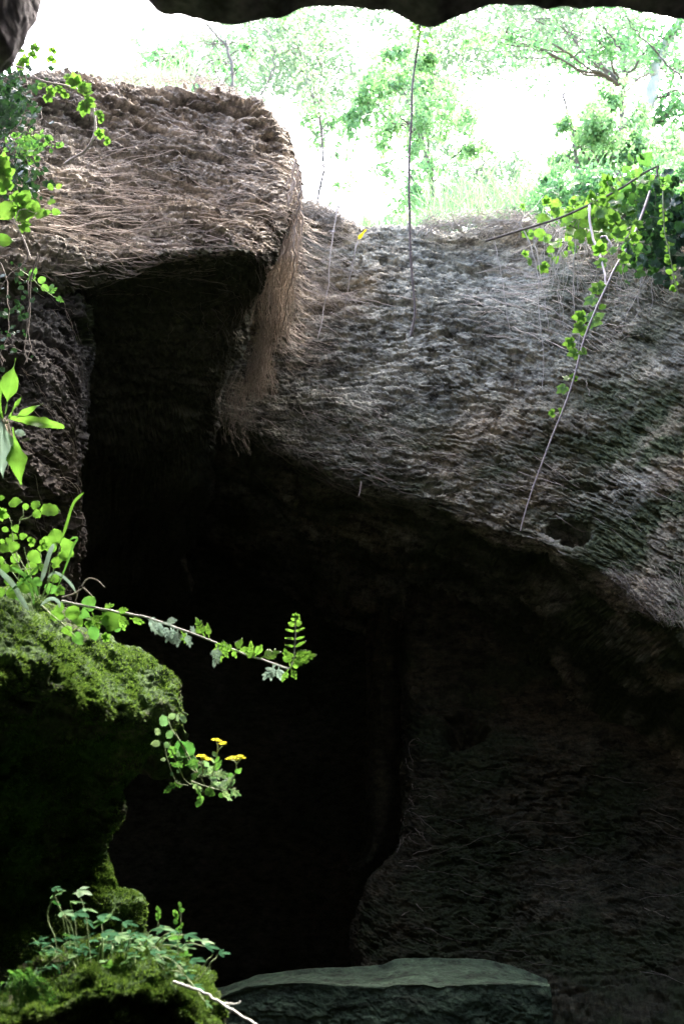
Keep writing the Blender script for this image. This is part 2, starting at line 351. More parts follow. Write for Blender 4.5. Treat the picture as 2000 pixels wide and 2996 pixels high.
# ---- lower rock wall in the shade
cols = [1168, 1174, 1188, 1260, 1400, 1600, 1800, 2000, 2500, 3600]
oH = A_([.8, .35, .12, .05, 0, -.1, -.25, -.5, -1.2, -2.4])
def rowH(y, Y, x0=0, d=(0, 0, 0)):
    return A_([at(x+(x0 if i < 3 else x0*.4 if i == 3 else 0), y, Y+o)+A_(d) for i, (x, o) in enumerate(zip(cols, oH))])
rows = [rowH(1500, 9.0, 20), rowH(1800, 8.7, 15), rowH(2050, 8.5, 12), rowH(2180, 8.2, 8), rowH(2350, 8.1, 4), rowH(2470, 8.0, -10), rowH(2560, 7.9, -80), rowH(2700, 7.7, -110), rowH(2860, 7.5, -130), rowH(3100, 7.2, -140)]
net = np.stack(rows)
P = cr(cr(net, spacing(620, [1, 1.2, 1.2, 1.6, 2, 2, 2, 1.2, .5]), 1), spacing(560, [1, 1, 2, 2, 2, 2, 2, 2, 1]), 0)
def dH(P, s, t):
    lo = .08*fbm(P[..., 0]*.9, P[..., 1]*.9, P[..., 2]*1.4, 3)
    for px, py, rx, rz, d in ((1365, 2120, .13, .12, .4),):
        c = at(px, py, 8.1); lo = lo-d*np.exp(-(((P[..., 0]-c[0])/rx)**2+((P[..., 2]-c[2])/rz)**2)**2)
    return lo, strata(s, t, 91., ang=3, fs=8, ft=30, amp=1.)+.008*fbm(s*30, t*60, 1.2, 2)
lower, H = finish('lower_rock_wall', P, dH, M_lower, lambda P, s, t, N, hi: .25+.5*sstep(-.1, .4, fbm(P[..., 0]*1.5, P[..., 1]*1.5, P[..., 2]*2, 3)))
tag(lower, 'dark layered rock wall deep in the shade at the lower right', 'rock wall')
cols = [1085, 1110, 1135, 1165, 1200]
rows = [A_([at(x-25+w_, y, 9.6+o) for x, o in zip(cols, (.25, .05, 0, .06, .3))]+[at(1220+w_-25, y, 10.4)]) for y, w_ in ((1450, 30), (1700, 20), (1900, 16), (2100, 12), (2300, 6), (2450, 0), (2500, -14), (2540, -50))]
net = np.stack(rows); P = cr(cr(net, 120, 1), 400, 0)
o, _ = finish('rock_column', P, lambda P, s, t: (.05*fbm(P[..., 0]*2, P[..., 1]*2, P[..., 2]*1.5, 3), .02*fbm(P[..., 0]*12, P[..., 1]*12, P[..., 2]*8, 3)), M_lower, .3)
tag(o, 'dark upright rock column against the left edge of the lower rock wall', 'rock column')
# ---- cave roof with the lip at the top of the view
lipp = [(-2600, 900, 3.4), (-900, 700, 2.2), (-350, 420, 1.6), (-120, 262, 1.4), (0, 190, 1.32), (22, 165, 1.3), (55, 112, 1.3), (84, 50, 1.3), (100, -10, 1.3), (130, -80, 1.3), (250, -120, 1.3), (380, -50, 1.3), (432, 0, 1.3), (475, 32, 1.3), (530, 52, 1.3), (600, 64, 1.3),
  (665, 78, 1.3), (730, 74, 1.3), (772, 64, 1.3), (820, 68, 1.3), (880, 46, 1.3), (940, 31, 1.3), (1060, 25, 1.3), (1150, 28, 1.3), (1205, 46, 1.3), (1268, 57, 1.3), (1302, 40, 1.3), (1355, 24, 1.3),
  (1420, 9, 1.3), (1500, 3, 1.3), (1560, 13, 1.3), (1600, 24, 1.3), (1650, 13, 1.3), (1720, 24, 1.3), (1820, 32, 1.3), (1910, 45, 1.3), (2010, 60, 1.32), (2140, 64, 1.4), (2420, 50, 2.9), (2650, 60, 4.7), (3200, 100, 4.9), (5600, 300, 3.4)]  # last points swing the unseen right end forward to shade the wall
r = A_([at(q[0], q[1]-7, q[2]) for q in lipp])
def flat(Y, z): 
    q = r.copy(); q[:, 1] = Y; q[:, 2] = z; q[:, 0] *= np.linspace(1, 1, len(q)); return q
Lf = sstep(1150, 750, A_([q[0] for q in lipp], float))[:, None]
Rf = sstep(1450, 2050, A_([q[0] for q in lipp], float))[:, None]
def up(d1, d2, d3=None): return (r+A_(d1)*(1-Lf)+A_(d2)*Lf)*(1-Rf)+Rf*(r+A_(d3 or d1))  # unseen cliff above the lip, shaped to hold back sky light
rows = [up((0, -2, 3.4), (0, -2, 3.2)), up((0, .3, 6.6), (0, .1, 4.2)), up((0, 1.3, 6.0), (0, .7, 3.7)), up((0, 1.1, 3.9), (0, .65, 2.5)), up((0, .55, 1.5), (0, .4, 1.4)), r+A_((0, .10, .35)), r+A_((0, .05, .10)), r, r+A_((0, -.12, -.004)), r*A_((1, 0, 1))+A_((0, .3, .02)), flat(-1., 2.75), flat(-4., 2.4), flat(-4.6, -.8)]
net = np.stack(rows)
P = cr(cr(net, 900, 1), spacing(260, [.4, .5, .5, .8, 1, 1.5, 2, 2, 2, 1, .6, .5]), 0)
roof, G = finish('cave_roof', P, lambda P, s, t: (.012*fbm(P[..., 0]*5, P[..., 1]*5, P[..., 2]*5, 4), .004*fbm(P[..., 0]*22, P[..., 1]*22, P[..., 2]*22, 4)), M_roof, 0.)
tag(roof, kind='structure')
# ---- outer shell of the cave, floor and forest ground
th = np.linspace(0, 2*math.pi, 240); zz = np.linspace(-1.2, 6.2, 90)
T, Z = np.meshgrid(th, zz)
P = np.stack([6.2*np.cos(T), 4+8.6*np.sin(T), Z], -1)
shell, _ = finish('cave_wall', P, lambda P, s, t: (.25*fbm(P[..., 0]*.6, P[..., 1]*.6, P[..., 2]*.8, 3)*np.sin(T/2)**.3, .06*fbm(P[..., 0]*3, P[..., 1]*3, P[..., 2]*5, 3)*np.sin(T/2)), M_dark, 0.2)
tag(shell, kind='structure')
X, Y = np.meshgrid(np.linspace(-7, 7, 260), np.linspace(-5.5, 13.5, 320))
P = np.stack([X, Y, .12*fbm(X*.5, Y*.5, 0, 4)+.05*fbm(X*3, Y*3, 1, 3)-.15], -1)[::-1]
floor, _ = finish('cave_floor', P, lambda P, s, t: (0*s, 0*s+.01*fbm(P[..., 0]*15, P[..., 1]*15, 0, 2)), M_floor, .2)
tag(floor, kind='structure')
# ring of ground round the opening; inner edge tucked behind the rims except at the right
rim = [(1.6, .4, 7.2), (1.3, 2.4, 7.2), (1.6, 4.2, 7.3), (1.9, 5.2, 7.4), (2.95, 5.9, 7.7), (3.0, 6.9, 6.3), (2.2, 8.0, 6.1), (.6, 8.5, 6.2), (-.6, 8.6, 6.2), (-1.6, 7.6, 5.7), (-2.2, 6.6, 5.3), (-3.6, 5.6, 5.2), (-4.6, 4.0, 5.3), (-5.2, 2.2, 5.7), (-5.4, .2, 6.0), (-3, -.3, 6.1), (0, -.3, 6.4)]  # first points: unseen overhang added to darken the right of the wall
rim = A_(rim+rim[:1])
ri = cr(rim, 360, 0)
fr_ = A_([0, .15, .4, .8, 1.4, 2.2, 3.4, 5, 8, 13, 22, 40, 80, 180, 500])
c0 = A_((0, 4., 0))
G_ = []
for f in fr_:
    d = ri-c0; d[:, 2] = 0; d /= np.linalg.norm(d, axis=1)[:, None]
    q = ri+d*f; q[:, 2] = ri[:, 2]*(1/(1+f*.3))+6.0*(1-1/(1+f*.3))+np.clip(f, 0, 30)*.10*(1+pn(q[:, 0]*.1, q[:, 1]*.1, .3))*.5
    G_.append(q)
net = np.stack(G_)
P = cr(net, 160, 0)
P[..., 2] += .06*fbm(P[..., 0]*1.2, P[..., 1]*1.2, 0, 3)
ground = mesh_np('forest_ground', P, grid_faces(*P.shape[:2]), M_ground, attrs={'moss': np.clip(.3+fbm(P[..., 0]*.8, P[..., 1]*.8, 0, 3), 0, 1)})
tag(ground, kind='structure')
# ------------------------------------------------------------------ helpers for plants
CP, SP = math.cos(PITCH), math.sin(PITCH)
RT, UPV, VW = A_((1., 0, 0)), A_((0, -SP, CP)), A_((0, CP, SP))
def ppx(px, py, Y): return abs(at(px+1, py, Y)[0]-at(px, py, Y)[0])      # metres per photo pixel
class Acc:
    def __init__(s): s.V = []; s.F = []; s.n = 0; s.A = []
    def add(s, V, Fq, rib=None, lt=None):
        V = np.asarray(V, float).reshape(-1, 3); Fq = np.asarray(Fq)
        if Fq.shape[1] == 4: Fq = np.concatenate([Fq[:, [0, 1, 2]], Fq[:, [0, 2, 3]]])
        s.V.append(V); s.F.append(Fq+s.n); s.n += len(V)
        s.A.append(np.stack([np.zeros(len(V)) if rib is None else rib.ravel(), np.zeros(len(V)) if lt is None else lt.ravel()], 1))
    def build(s, name, mat, parent=None, smooth=True):
        A = np.concatenate(s.A)
        return mesh_np(name, np.concatenate(s.V), np.concatenate(s.F), mat, parent, smooth, dict(rib=A[:, 0], lt=A[:, 1]))
def unit(v): v = np.asarray(v, float); return v/(np.linalg.norm(v)+1e-12)
def tubes(acc, Pth, R, sides=4):
    """Pth (N,K,3), R (N,K)"""
    Pth = np.asarray(Pth, float); R = np.asarray(R, float)
    if Pth.ndim == 2: Pth = Pth[None]; R = R[None]
    N, K, _ = Pth.shape
    T = np.gradient(Pth, axis=1); T /= np.linalg.norm(T, axis=2)[..., None]+1e-12
    up = np.zeros_like(T); up[..., 0] = .31; up[..., 1] = -.9; up[..., 2] = .2
    B = np.cross(T, up); B /= np.linalg.norm(B, axis=2)[..., None]+1e-12; C_ = np.cross(T, B)
    a = np.arange(sides)*2*math.pi/sides
    V = Pth[:, :, None]+R[:, :, None, None]*(np.cos(a)[:, None]*B[:, :, None]+np.sin(a)[:, None]*C_[:, :, None])
    idx = np.arange(N*K*sides).reshape(N, K, sides); nx = np.roll(idx, -1, axis=2)
    Fq = np.stack([idx[:, :-1], nx[:, :-1], nx[:, 1:], idx[:, 1:]], -1).reshape(-1, 4)
    acc.add(V, Fq)
def path(pts, n=24, wob=0., seed=0):
    A = A_([at(*p) if len(p) == 3 else p[:3] for p in pts]) if not isinstance(pts, np.ndarray) else pts
    P = cr(A, n, 0) if len(A) > 1 else A
    if wob:
        t = np.linspace(0, 1, n)*len(A)*1.7
        P = P+wob*np.stack([pn(t, seed, .3), pn(t, seed, 7.3), pn(t, seed, 3.3)], 1)
    return P
def stem(acc, pts, r0, r1, n=24, wob=0., seed=0, sides=6, knots=0.):
    P = path(pts, n, wob, seed); R = np.linspace(r0, r1, n)
    if knots: R = R*(1+knots*np.maximum(0, pn(np.arange(n)*.9, seed, 1.1)))
    tubes(acc, P, R, sides); return P
W_OV = lambda t: .36*np.sin(np.pi*np.clip(t, 0, 1)**.8)**.75
W_RD = lambda t: .47*np.sin(np.pi*np.clip(t, 0, 1)**.85)**.6
W_NR = lambda t: .19*np.sin(np.pi*np.clip(t, 0, 1)**1.1)**.9
W_PT = lambda t: .34*np.sin(np.pi*np.clip(t, 0, 1)**.7)**1.15
W_LN = lambda t: .13*np.sin(np.pi*np.clip(t, 0, 1)**.8)**.8
W_SP = lambda t: .015+.155*np.exp(-((t-.62)/.26)**2)*np.sqrt(np.clip(1-t, 0, 1))*1.45
W_HT = lambda t: .46*np.sin(np.pi*np.clip(t, 0, 1)**.6)**.8*(1-.25*t)
def leafgeo(acc, base, ax, nr, L, wf=W_OV, fold=.12, curl=.15, K=8, wave=0., seed=0., M=2):
    ax = unit(ax); sd = unit(np.cross(nr, ax)); nr = np.cross(ax, sd)
    t = np.linspace(0, 1, K)[:, None]; a = np.linspace(-1, 1, 2*M+1)[None]
    w = wf(t)*(1+.10*np.sin(t*23+seed*5)*np.abs(a))
    x = L*(t-.06*curl*t*t); y = L*w*a
    z = L*(fold*np.abs(a)*w-curl*t*t*.6+wave*np.sin(t*9+seed)*a*.1)
    V = base+x[..., None]*ax+y[..., None]*sd+z[..., None]*nr
    acc.add(V, grid_faces(K, 2*M+1), rib=1-np.abs(a)+0*t, lt=t+0*a)
LEVEL = 0.
def leaf(acc, px, py, Y, Lpx, ang, kind='ov', tilt=None, seed=None, stem_to=None, sacc=None, sr=.0012, fold=.12, curl=.15):
    """one leaf with its BASE at the pixel, axis at `ang` degrees in the picture, blade turned roughly to the viewer"""
    if seed is None: seed = random.random()*9
    rr = random.Random(int(seed*1000)+int(px*3)+int(py*7))
    b = at(px, py, Y); L = Lpx*ppx(px, py, Y); al = math.radians(ang)
    tx, ty = tilt if tilt is not None else (rr.uniform(-.45, .45), rr.uniform(-.45, .45))
    ax = unit(RT*math.cos(al)+UPV*math.sin(al)+VW*ty); nr = unit(-VW*(1-LEVEL*.55)+RT*tx+UPV*(rr.uniform(-.2, .5)+LEVEL))
    nr = unit(nr-ax*np.dot(nr, ax)); sd = np.cross(nr, ax)
    k = kind
    if k in ('ov', 'rd', 'ln', 'sp', 'ht'):
        leafgeo(acc, b, ax, nr, L, dict(ov=W_OV, rd=W_RD, ln=W_LN, sp=W_SP, ht=W_HT)[k], fold, curl, K=12 if k == 'sp' else 8, seed=seed, wave=.5)
    elif k == 'tri':                  # three rounded leaflets
        for q, (an, l) in enumerate(((0, .62), (62, .55), (-62, .55))):
            a2 = math.radians(an+rr.uniform(-8, 8)); d = ax*math.cos(a2)+sd*math.sin(a2)
            leafgeo(acc, b+ax*L*.28+nr*L*.004*q, d, unit(nr+.15*sd*rr.uniform(-1, 1)), L*l, W_RD, fold, curl, K=7, seed=seed+q)
    elif k == 'lob':                  # one blade with five shallow lobes
        for q, (an, l) in enumerate(((0, 1.), (42, .82), (-42, .82), (92, .55), (-92, .55))):
            a2 = math.radians(an+rr.uniform(-7, 7)); d = ax*math.cos(a2)+sd*math.sin(a2)
            leafgeo(acc, b+ax*L*.12+nr*L*.003*q, d, nr, L*l*.85, W_PT, fold*.4, curl*.6, K=7, seed=seed+q)
    elif k == 'pin':                  # small deeply cut leaf
        n = 4
        for q in range(n):
            p = b+ax*L*(.22+.55*q/n)
            for sg in (1, -1):
                d = ax*.75+sd*sg*.8; leafgeo(acc, p, d, nr, L*(.36-.03*q)*rr.uniform(.7, 1.3), W_NR, .1, .2, K=5, seed=seed+q)
        leafgeo(acc, b+ax*L*.6, ax, nr, L*.45, W_NR, .1, .2, K=5, seed=seed); leafgeo(acc, b, ax, nr, L*.85, lambda t: .04+0*t, .0, .05, K=5)
    if stem_to is not None and sacc is not None:
        e = at(*stem_to); m = (b+e)/2+UPV*L*.1
        tubes(sacc, path(A_([e, m, b+ax*L*.05]), 8), np.linspace(sr*1.2, sr, 8), 5)
def leafmat(name, c1, c2, transl=.45, rough=.45, tcol=(1.7, 1.9, .9), spec=.35, vein=.35):
    m = flatmat(name, c1, c2, 9, rough, 0, None, spec); nt = m.node_tree; b = nt.nodes['Principled BSDF']
    col = b.inputs['Base Color'].links[0].from_socket
    rib = nd(nt, 'ShaderNodeAttribute', attribute_name='rib').outputs['Fac']; lt = nd(nt, 'ShaderNodeAttribute', attribute_name='lt').outputs['Fac']
    def mt(op, a, b_=None):
        n = nd(nt, 'ShaderNodeMath', operation=op)
        for i, v in enumerate((a, b_)):
            if v is None: continue
            if isinstance(v, (int, float)): n.inputs[i].default_value = v
            else: nt.links.new(v, n.inputs[i])
        return n.outputs[0]
    s = mt('SINE', mt('MULTIPLY', mt('ADD', lt, mt('MULTIPLY', rib, .35)), 40.))
    v = mt('MAXIMUM', mt('MULTIPLY', mt('SUBTRACT', rib, .86), 6.), mt('MULTIPLY', mt('SUBTRACT', s, .8), 2.))
    v = mt('MULTIPLY', mt('MINIMUM', mt('MAXIMUM', v, 0.), 1.), vein)
    light = mix(nt, 1., col, (1.5, 1.45, 1.6), 'MULTIPLY'); c = mix(nt, v, col, light)
    bl = ramp(nt, noise(nt, 45, 4), [(.3, (.75, .72, .6)), (.55, (1, 1, 1)), (.75, (1.12, 1.08, 1.))])
    c = mix(nt, 1., c, bl, 'MULTIPLY')
    nt.links.new(c, b.inputs['Base Color'])
    tr = nd(nt, 'ShaderNodeBsdfTranslucent'); ms = nd(nt, 'ShaderNodeMixShader'); ms.inputs[0].default_value = transl
    tc = mix(nt, 1., c, tcol, 'MULTIPLY')
    nt.links.new(tc, tr.inputs[0]); nt.links.new(b.outputs[0], ms.inputs[1]); nt.links.new(tr.outputs[0], ms.inputs[2])
    nt.links.new(ms.outputs[0], nt.nodes['Material Output'].inputs[0])
    return m
M_leaf = leafmat('fresh_leaf', (.08, .18, .04), (.13, .25, .06), transl=.38, tcol=(1.5, 1.65, .9), spec=.2)
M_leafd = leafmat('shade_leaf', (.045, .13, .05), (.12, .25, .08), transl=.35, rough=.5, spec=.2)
M_leafb = leafmat('bluish_leaf', (.30, .40, .38), (.42, .52, .50), transl=.2, rough=.5, tcol=(1.1, 1.3, 1.1))
M_ivy = leafmat('ivy_leaf', (.018, .055, .03), (.035, .09, .045), transl=.12, rough=.35, spec=.3)
M_tree = leafmat('tree_leaf', (.14, .27, .15), (.23, .37, .22), transl=.5, tcol=(1.6, 1.8, 1.2), vein=0)
M_treeb = leafmat('tree_leaf_dark', (.09, .21, .11), (.15, .30, .15), transl=.45, tcol=(1.5, 1.8, 1.2), vein=0)
M_bark = flatmat('bark', (.10, .09, .08), (.20, .18, .16), 30, .9)
M_pale = flatmat('pale_stem', (.42, .38, .36), (.58, .54, .52), 40, .7)
M_root = flatmat('root_fibre', (.27, .23, .19), (.52, .45, .38), 6, .85)
M_rootw = flatmat('dark_root_fibre', (.15, .13, .11), (.34, .30, .25), 6, .85)
M_gstem = flatmat('green_stem', (.22, .30, .14), (.34, .42, .24), 30, .6, spec=.4)
M_moss = flatmat('moss_tufts', (.035, .07, .018), (.125, .19, .05), 14, .9, transl=.3)
M_yel = flatmat('yellow_petal', (.78, .74, .015), (.88, .85, .03), 60, .6, transl=.3, tcol=(1, 1, 1))
M_dry = flatmat('dry_twig', (.30, .27, .23), (.52, .48, .43), 12, .9)
# ---- sampling strands along a rock surface
def bil(A, v, u):
    nv, nu = A.shape[:2]; v = np.clip(v, 0, nv-1.001); u = np.clip(u, 0, nu-1.001)
    i = v.astype(int); j = u.astype(int); a = (v-i)[:, None]; b = (u-j)[:, None]
    return (A[i, j]*(1-a)*(1-b)+A[i+1, j]*a*(1-b)+A[i, j+1]*(1-a)*b+A[i+1, j+1]*a*b)
def pixels(S):
    if 'px' not in S:
        P = S['F']; z = P[..., 2]-CAMZ; d = P[..., 1]*CP+z*SP; u = -P[..., 1]*SP+z*CP
        S['px'] = 1000+F*P[..., 0]/d; S['py'] = 1498-F*u/d
    return S['px'], S['py']
def seeds(S, poly_fn, n, rs):
    px, py = pixels(S); w = poly_fn(px, py).ravel()*1.0
    # only where the surface looks towards the view
    Pm = S['F']-A_((0, 0, CAMZ)); face = (np.einsum('ijk,ijk->ij', Pm, S['N']) < 0).ravel()
    w = w*face; w = w/w.sum()
    k = rs.choice(len(w), n, p=w); nu = px.shape[1]
    return (k//nu).astype(float), (k % nu).astype(float)
def strands(S, v, u, ang, length, rs, K=16, off=(-.002, .01), r=(.001, .0026), wobble=.35, acc=None, sides=3):
    n = len(v); PL, NN = S['P'], S['N']
    Gu = np.gradient(PL, axis=1); Gv = np.gradient(PL, axis=0)
    phase = rs.rand(n)*100; o0 = rs.uniform(off[0], off[1], n); out = np.zeros((n, K, 3)); Ls = length/K
    ang = np.radians(ang)+rs.normal(size=n)*wobble*.5
    for k in range(K):
        p = bil(PL, v, u); N = bil(NN, v, u)
        o = o0*(1+.0*k)+.006*pn(phase, k*.45, 2.2)
        out[:, k] = p+N*o[:, None]
        a = ang+wobble*1.3*pn(phase, k*.28, 5.1)
        gu = np.linalg.norm(bil(Gu, v, u), axis=1)+1e-6; gv = np.linalg.norm(bil(Gv, v, u), axis=1)+1e-6
        u = u+Ls*np.cos(a)/gu; v = v+Ls*np.sin(a)/gv
    R = rs.uniform(r[0], r[1], n)[:, None]*np.linspace(1.1, .5, K)[None]
    acc = acc or Acc(); tubes(acc, out, R, sides); return acc
def box(x0, y0, x1, y1, soft=40.):
    return lambda px, py: sstep(x0-soft, x0+soft, px)*sstep(x1+soft, x1-soft, px)*sstep(y0-soft, y0+soft, py)*sstep(y1+soft, y1-soft, py)
# ------------------------------------------------------------------ root fibres over the rocks
rs = np.random.RandomState(5)
a = Acc()
def wB(px, py): return box(0, 300, 880, 800)(px, py)*(.25+.9*sstep(380, 640, py))*(.25+sstep(-.15, .35, fbm(px*.006, py*.013, 3.3, 2)))
v, u = seeds(B, wB, 330, rs); strands(B, v, u, 10., rs.uniform(.10, .4, 330), rs, acc=a, r=(.0010, .0028), off=(-.014, .006), wobble=.6)
v, u = seeds(B, box(150, 430, 860, 780), 36, rs); strands(B, v, u, 12., rs.uniform(.2, .6, 36), rs, acc=a, K=24, r=(.0018, .0045), off=(-.012, .012), wobble=.55)
v, u = seeds(B, box(-30, 640, 480, 840), 110, rs); strands(B, v, u, 22., rs.uniform(.15, .5, 110), rs, acc=a, r=(.0014, .003))
v, u = seeds(B, box(120, 430, 330, 700), 60, rs); strands(B, v, u, -14., rs.uniform(.2, .6, 60), rs, acc=a, r=(.0014, .003), off=(.0, .014))
o = a.build('root_mat', M_root); tag(o, 'mat of pale root fibres running across the overhanging boulder', 'roots', kind='stuff')
a = Acc()
v, u = seeds(W, lambda px, py: box(820, 680, 2000, 1480)(px, py)*(.1+sstep(0, .45, fbm(px*.004, py*.009, 8.3, 2)))*(.45+sstep(1100, 1300, py)), 60, rs)
strands(W, v, u, 3., rs.uniform(.15, .5, 60), rs, acc=a, r=(.0015, .0035), off=(-.008, .008))
v, u = seeds(W, box(1340, 740, 1830, 1000, 30), 150, rs); strands(W, v, u, 0., rs.uniform(.12, .45, 150), rs, acc=a, r=(.0018, .0040), wobble=.5, off=(0, .035))
v, u = seeds(W, box(840, 640, 1000, 930, 30), 110, rs); strands(W, v, u, 28., rs.uniform(.15, .5, 110), rs, acc=a, r=(.0012, .003), wobble=.3, off=(0, .03))
v, u = seeds(W, box(880, 840, 1150, 880, 15), 8, rs); strands(W, v, u, 6., rs.uniform(.2, .5, 8), rs, acc=a, r=(.0025, .005), wobble=.2, off=(0, .03))
v, u = seeds(W, box(1250, 1380, 1950, 1700, 20), 20, rs); strands(W, v, u, 5., rs.uniform(.1, .4, 20), rs, acc=a, r=(.001, .0025), off=(-.006, .01))
o = a.build('wall_root_mat', M_root); tag(o, 'tangle of thin dry roots lying over the back rock wall', 'roots', kind='stuff')
a = Acc()
v, u = seeds(W, lambda px, py: box(660, 1150, 1100, 1400, 20)(px, py), 150, rs); strands(W, v, u, 20., rs.uniform(.1, .4, 150), rs, acc=a, r=(.001, .003), wobble=.6, off=(-.0, .04))
v, u = seeds(W, lambda px, py: box(1780, 1650, 2010, 1810, 20)(px, py), 260, rs); strands(W, v, u, 25., rs.uniform(.06, .2, 260), rs, acc=a, r=(.001, .0022), wobble=.9, off=(-.0, .02))
a_low = Acc()
v, u = seeds(C, box(0, 850, 260, 1500, 20), 110, rs); strands(C, v, u, 42., rs.uniform(.08, .35, 110), rs, acc=a, r=(.0008, .0020), wobble=.5, off=(-.002, .008))
v, u = seeds(H, box(1160, 2150, 1230, 2700, 30), 50, rs); strands(H, v, u, 15., rs.uniform(.04, .2, 50), rs, acc=a_low, r=(.0015, .0045), wobble=1.1, off=(-.0, .02))
v, u = seeds(H, box(1200, 2250, 2000, 2850, 40), 70, rs); strands(H, v, u, 5., rs.uniform(.1, .5, 70), rs, acc=a, r=(.0012, .003), wobble=.5, off=(-.0, .01))
v, u = seeds(B, box(430, 700, 790, 960, 10), 70, rs); strands(B, v, u, 60., rs.uniform(.1, .5, 70), rs, acc=a, r=(.0008, .002), wobble=.9, off=(-.0, .02))
tag(a_low.build('pale_root_mat', M_root), 'pale wiggly roots along the left edge of the lower rock wall', 'roots', kind='stuff')
o = a.build('shaded_root_mat', M_rootw); tag(o, 'thin grey roots along the shaded lower edges of the rocks', 'roots', kind='stuff')
# ---- the hanging curtain of roots in the corner
def curtain(n, cen, spread, Yf, y0, y1, seed, r, K=30, cling=0.):
    q = np.random.RandomState(seed); ys = [c[0] for c in cen]; xs = [c[1] for c in cen]; sp = [c[1] for c in spread]; sy = [c[0] for c in spread]
    out = np.zeros((n, K, 3)); off = q.normal(size=n)*.45; a0 = q.uniform(y0[0], y0[1], n); a1 = a0+(q.uniform(.25, 1., n))*(np.asarray(y1)[1]-a0); a1 = np.minimum(np.maximum(a1, a0+60), y1[1])
    ph = q.rand(n)*99; dY = q.uniform(-.12, .12, n)
    for k in range(K):
        y = a0+(a1-a0)*k/(K-1)
        x = np.interp(y, ys, xs)+off*np.interp(y, sy, sp)+22*pn(ph, y*.010, 3.)+9*pn(ph, y*.04, 8.)+3.5*pn(ph, y*.13, 5.)
        Yk = np.interp(y, [c[0] for c in Yf], [c[1] for c in Yf])+dY+.04*pn(ph, y*.01, 1.)
        for i in range(n): out[i, k] = at(x[i], y[i], Yk[i])
    R = q.uniform(r[0], r[1], n)[:, None]*np.linspace(1.1, .55, K)[None]
    return out, R
t = empty('hanging_roots', at(850, 560, 5.3), 'long curtain of pale roots hanging down the corner between boulder and wall', 'roots')
def kid(o, par):
    o.parent = par; o.matrix_parent_inverse = par.matrix_world.inverted() if False else __import__('mathutils').Matrix.Translation(-par.location); return o
a = Acc()
o_, R_ = curtain(120, [(480, 862), (640, 850), (760, 825), (860, 805), (960, 795), (1050, 790)], [(480, 12), (640, 26), (760, 60), (860, 75), (960, 75), (1050, 60)], [(480, 5.15), (760, 5.2), (1050, 5.7)], (480, 860), (600, 1050), 3, (.0012, .0032)); tubes(a, o_, R_, 3)
q = np.random.RandomState(2); o_, R_ = curtain(16, [(470, 864), (640, 848), (760, 822), (860, 800), (960, 790), (1080, 760)], [(470, 14), (640, 34), (760, 66), (860, 70), (1080, 60)], [(470, 5.1), (760, 5.15), (1080, 5.65)], (470, 620), (700, 1080), 13, (.004, .0075), K=50); tubes(a, o_, R_, 5)
kid(a.build('upper_roots', M_root), t); a = Acc()
o_, R_ = curtain(200, [(880, 800), (960, 780), (1060, 760), (1180, 745), (1260, 735)], [(880, 60), (960, 30), (1060, 36), (1180, 60), (1260, 50)], [(880, 5.5), (1260, 6.1)], (900, 1120), (980, 1190), 4, (.0012, .003)); tubes(a, o_, R_, 3)
o_, R_ = curtain(70, [(1050, 720), (1150, 690), (1260, 680), (1340, 700)], [(1050, 60), (1340, 50)], [(1050, 6.1), (1340, 6.3)], (1080, 1230), (1150, 1340), 6, (.0008, .002)); tubes(a, o_, R_, 3)
kid(a.build('lower_roots', M_root), t)
# fan of roots sweeping from the curtain on to the wall
q = np.random.RandomState(8); n, K = 230, 26; out = np.zeros((n, K, 3))
for i in range(n):
    y0 = q.uniform(560, 980); L = q.uniform(20, 200)*(1 if q.rand() < .8 else -.35); dn = q.uniform(40, 150)
    x0 = np.interp(y0, [580, 760, 900, 1000], [858, 840, 815, 790])+q.normal()*14
    for k in range(K):
        f = k/(K-1); x = x0+L*f**1.5; y = y0+dn*(1-(1-f)**2.2)+7*pn(i*.7, k*.3, 1.)
        out[i, k] = at(x, y, 5.5+1.25*min(1, f*1.7)**.8)
a = Acc(); tubes(a, out, q.uniform(.0010, .0026, n)[:, None]*np.linspace(1, .5, K)[None], 3); kid(a.build('fanning_roots', M_root), t)
# ------------------------------------------------------------------ vines and single hanging stems
def vine(name, label, pts, r0, r1, mat, n=40, wob=.0, cat='vine', group=None, seed=1, knots=0., extra=(), leaves=(), lmat=None, thorns=0):
    t = empty(name, at(*pts[0]), label, cat, group); a = Acc()
    P = stem(a, pts, r0, r1, n, wob, seed, 6, knots)
    for e in extra: stem(a, e[0], e[1], e[2], 20, .01, seed+3)
    if thorns:
        rr = random.Random(seed)
        for k in range(thorns):
            i = rr.randrange(1, n-1); d = unit(A_((rr.uniform(-1, 1), rr.uniform(-1, 0), rr.uniform(-.2, .5))))
            tubes(a, A_([P[i], P[i]+d*r0*1.6, P[i]+d*r0*rr.uniform(2.4, 5)]), A_([r0*.6, r0*.35, r0*.1]), 4)
    kid(a.build('stem', mat), t)
    if leaves:
        l = Acc()
        for q in leaves: leaf(l, *q)
        kid(l.build('foliage', lmat or M_leaf), t)
    return t
rr = random.Random(4)
HG = 'stems hanging free in front of the rock wall'
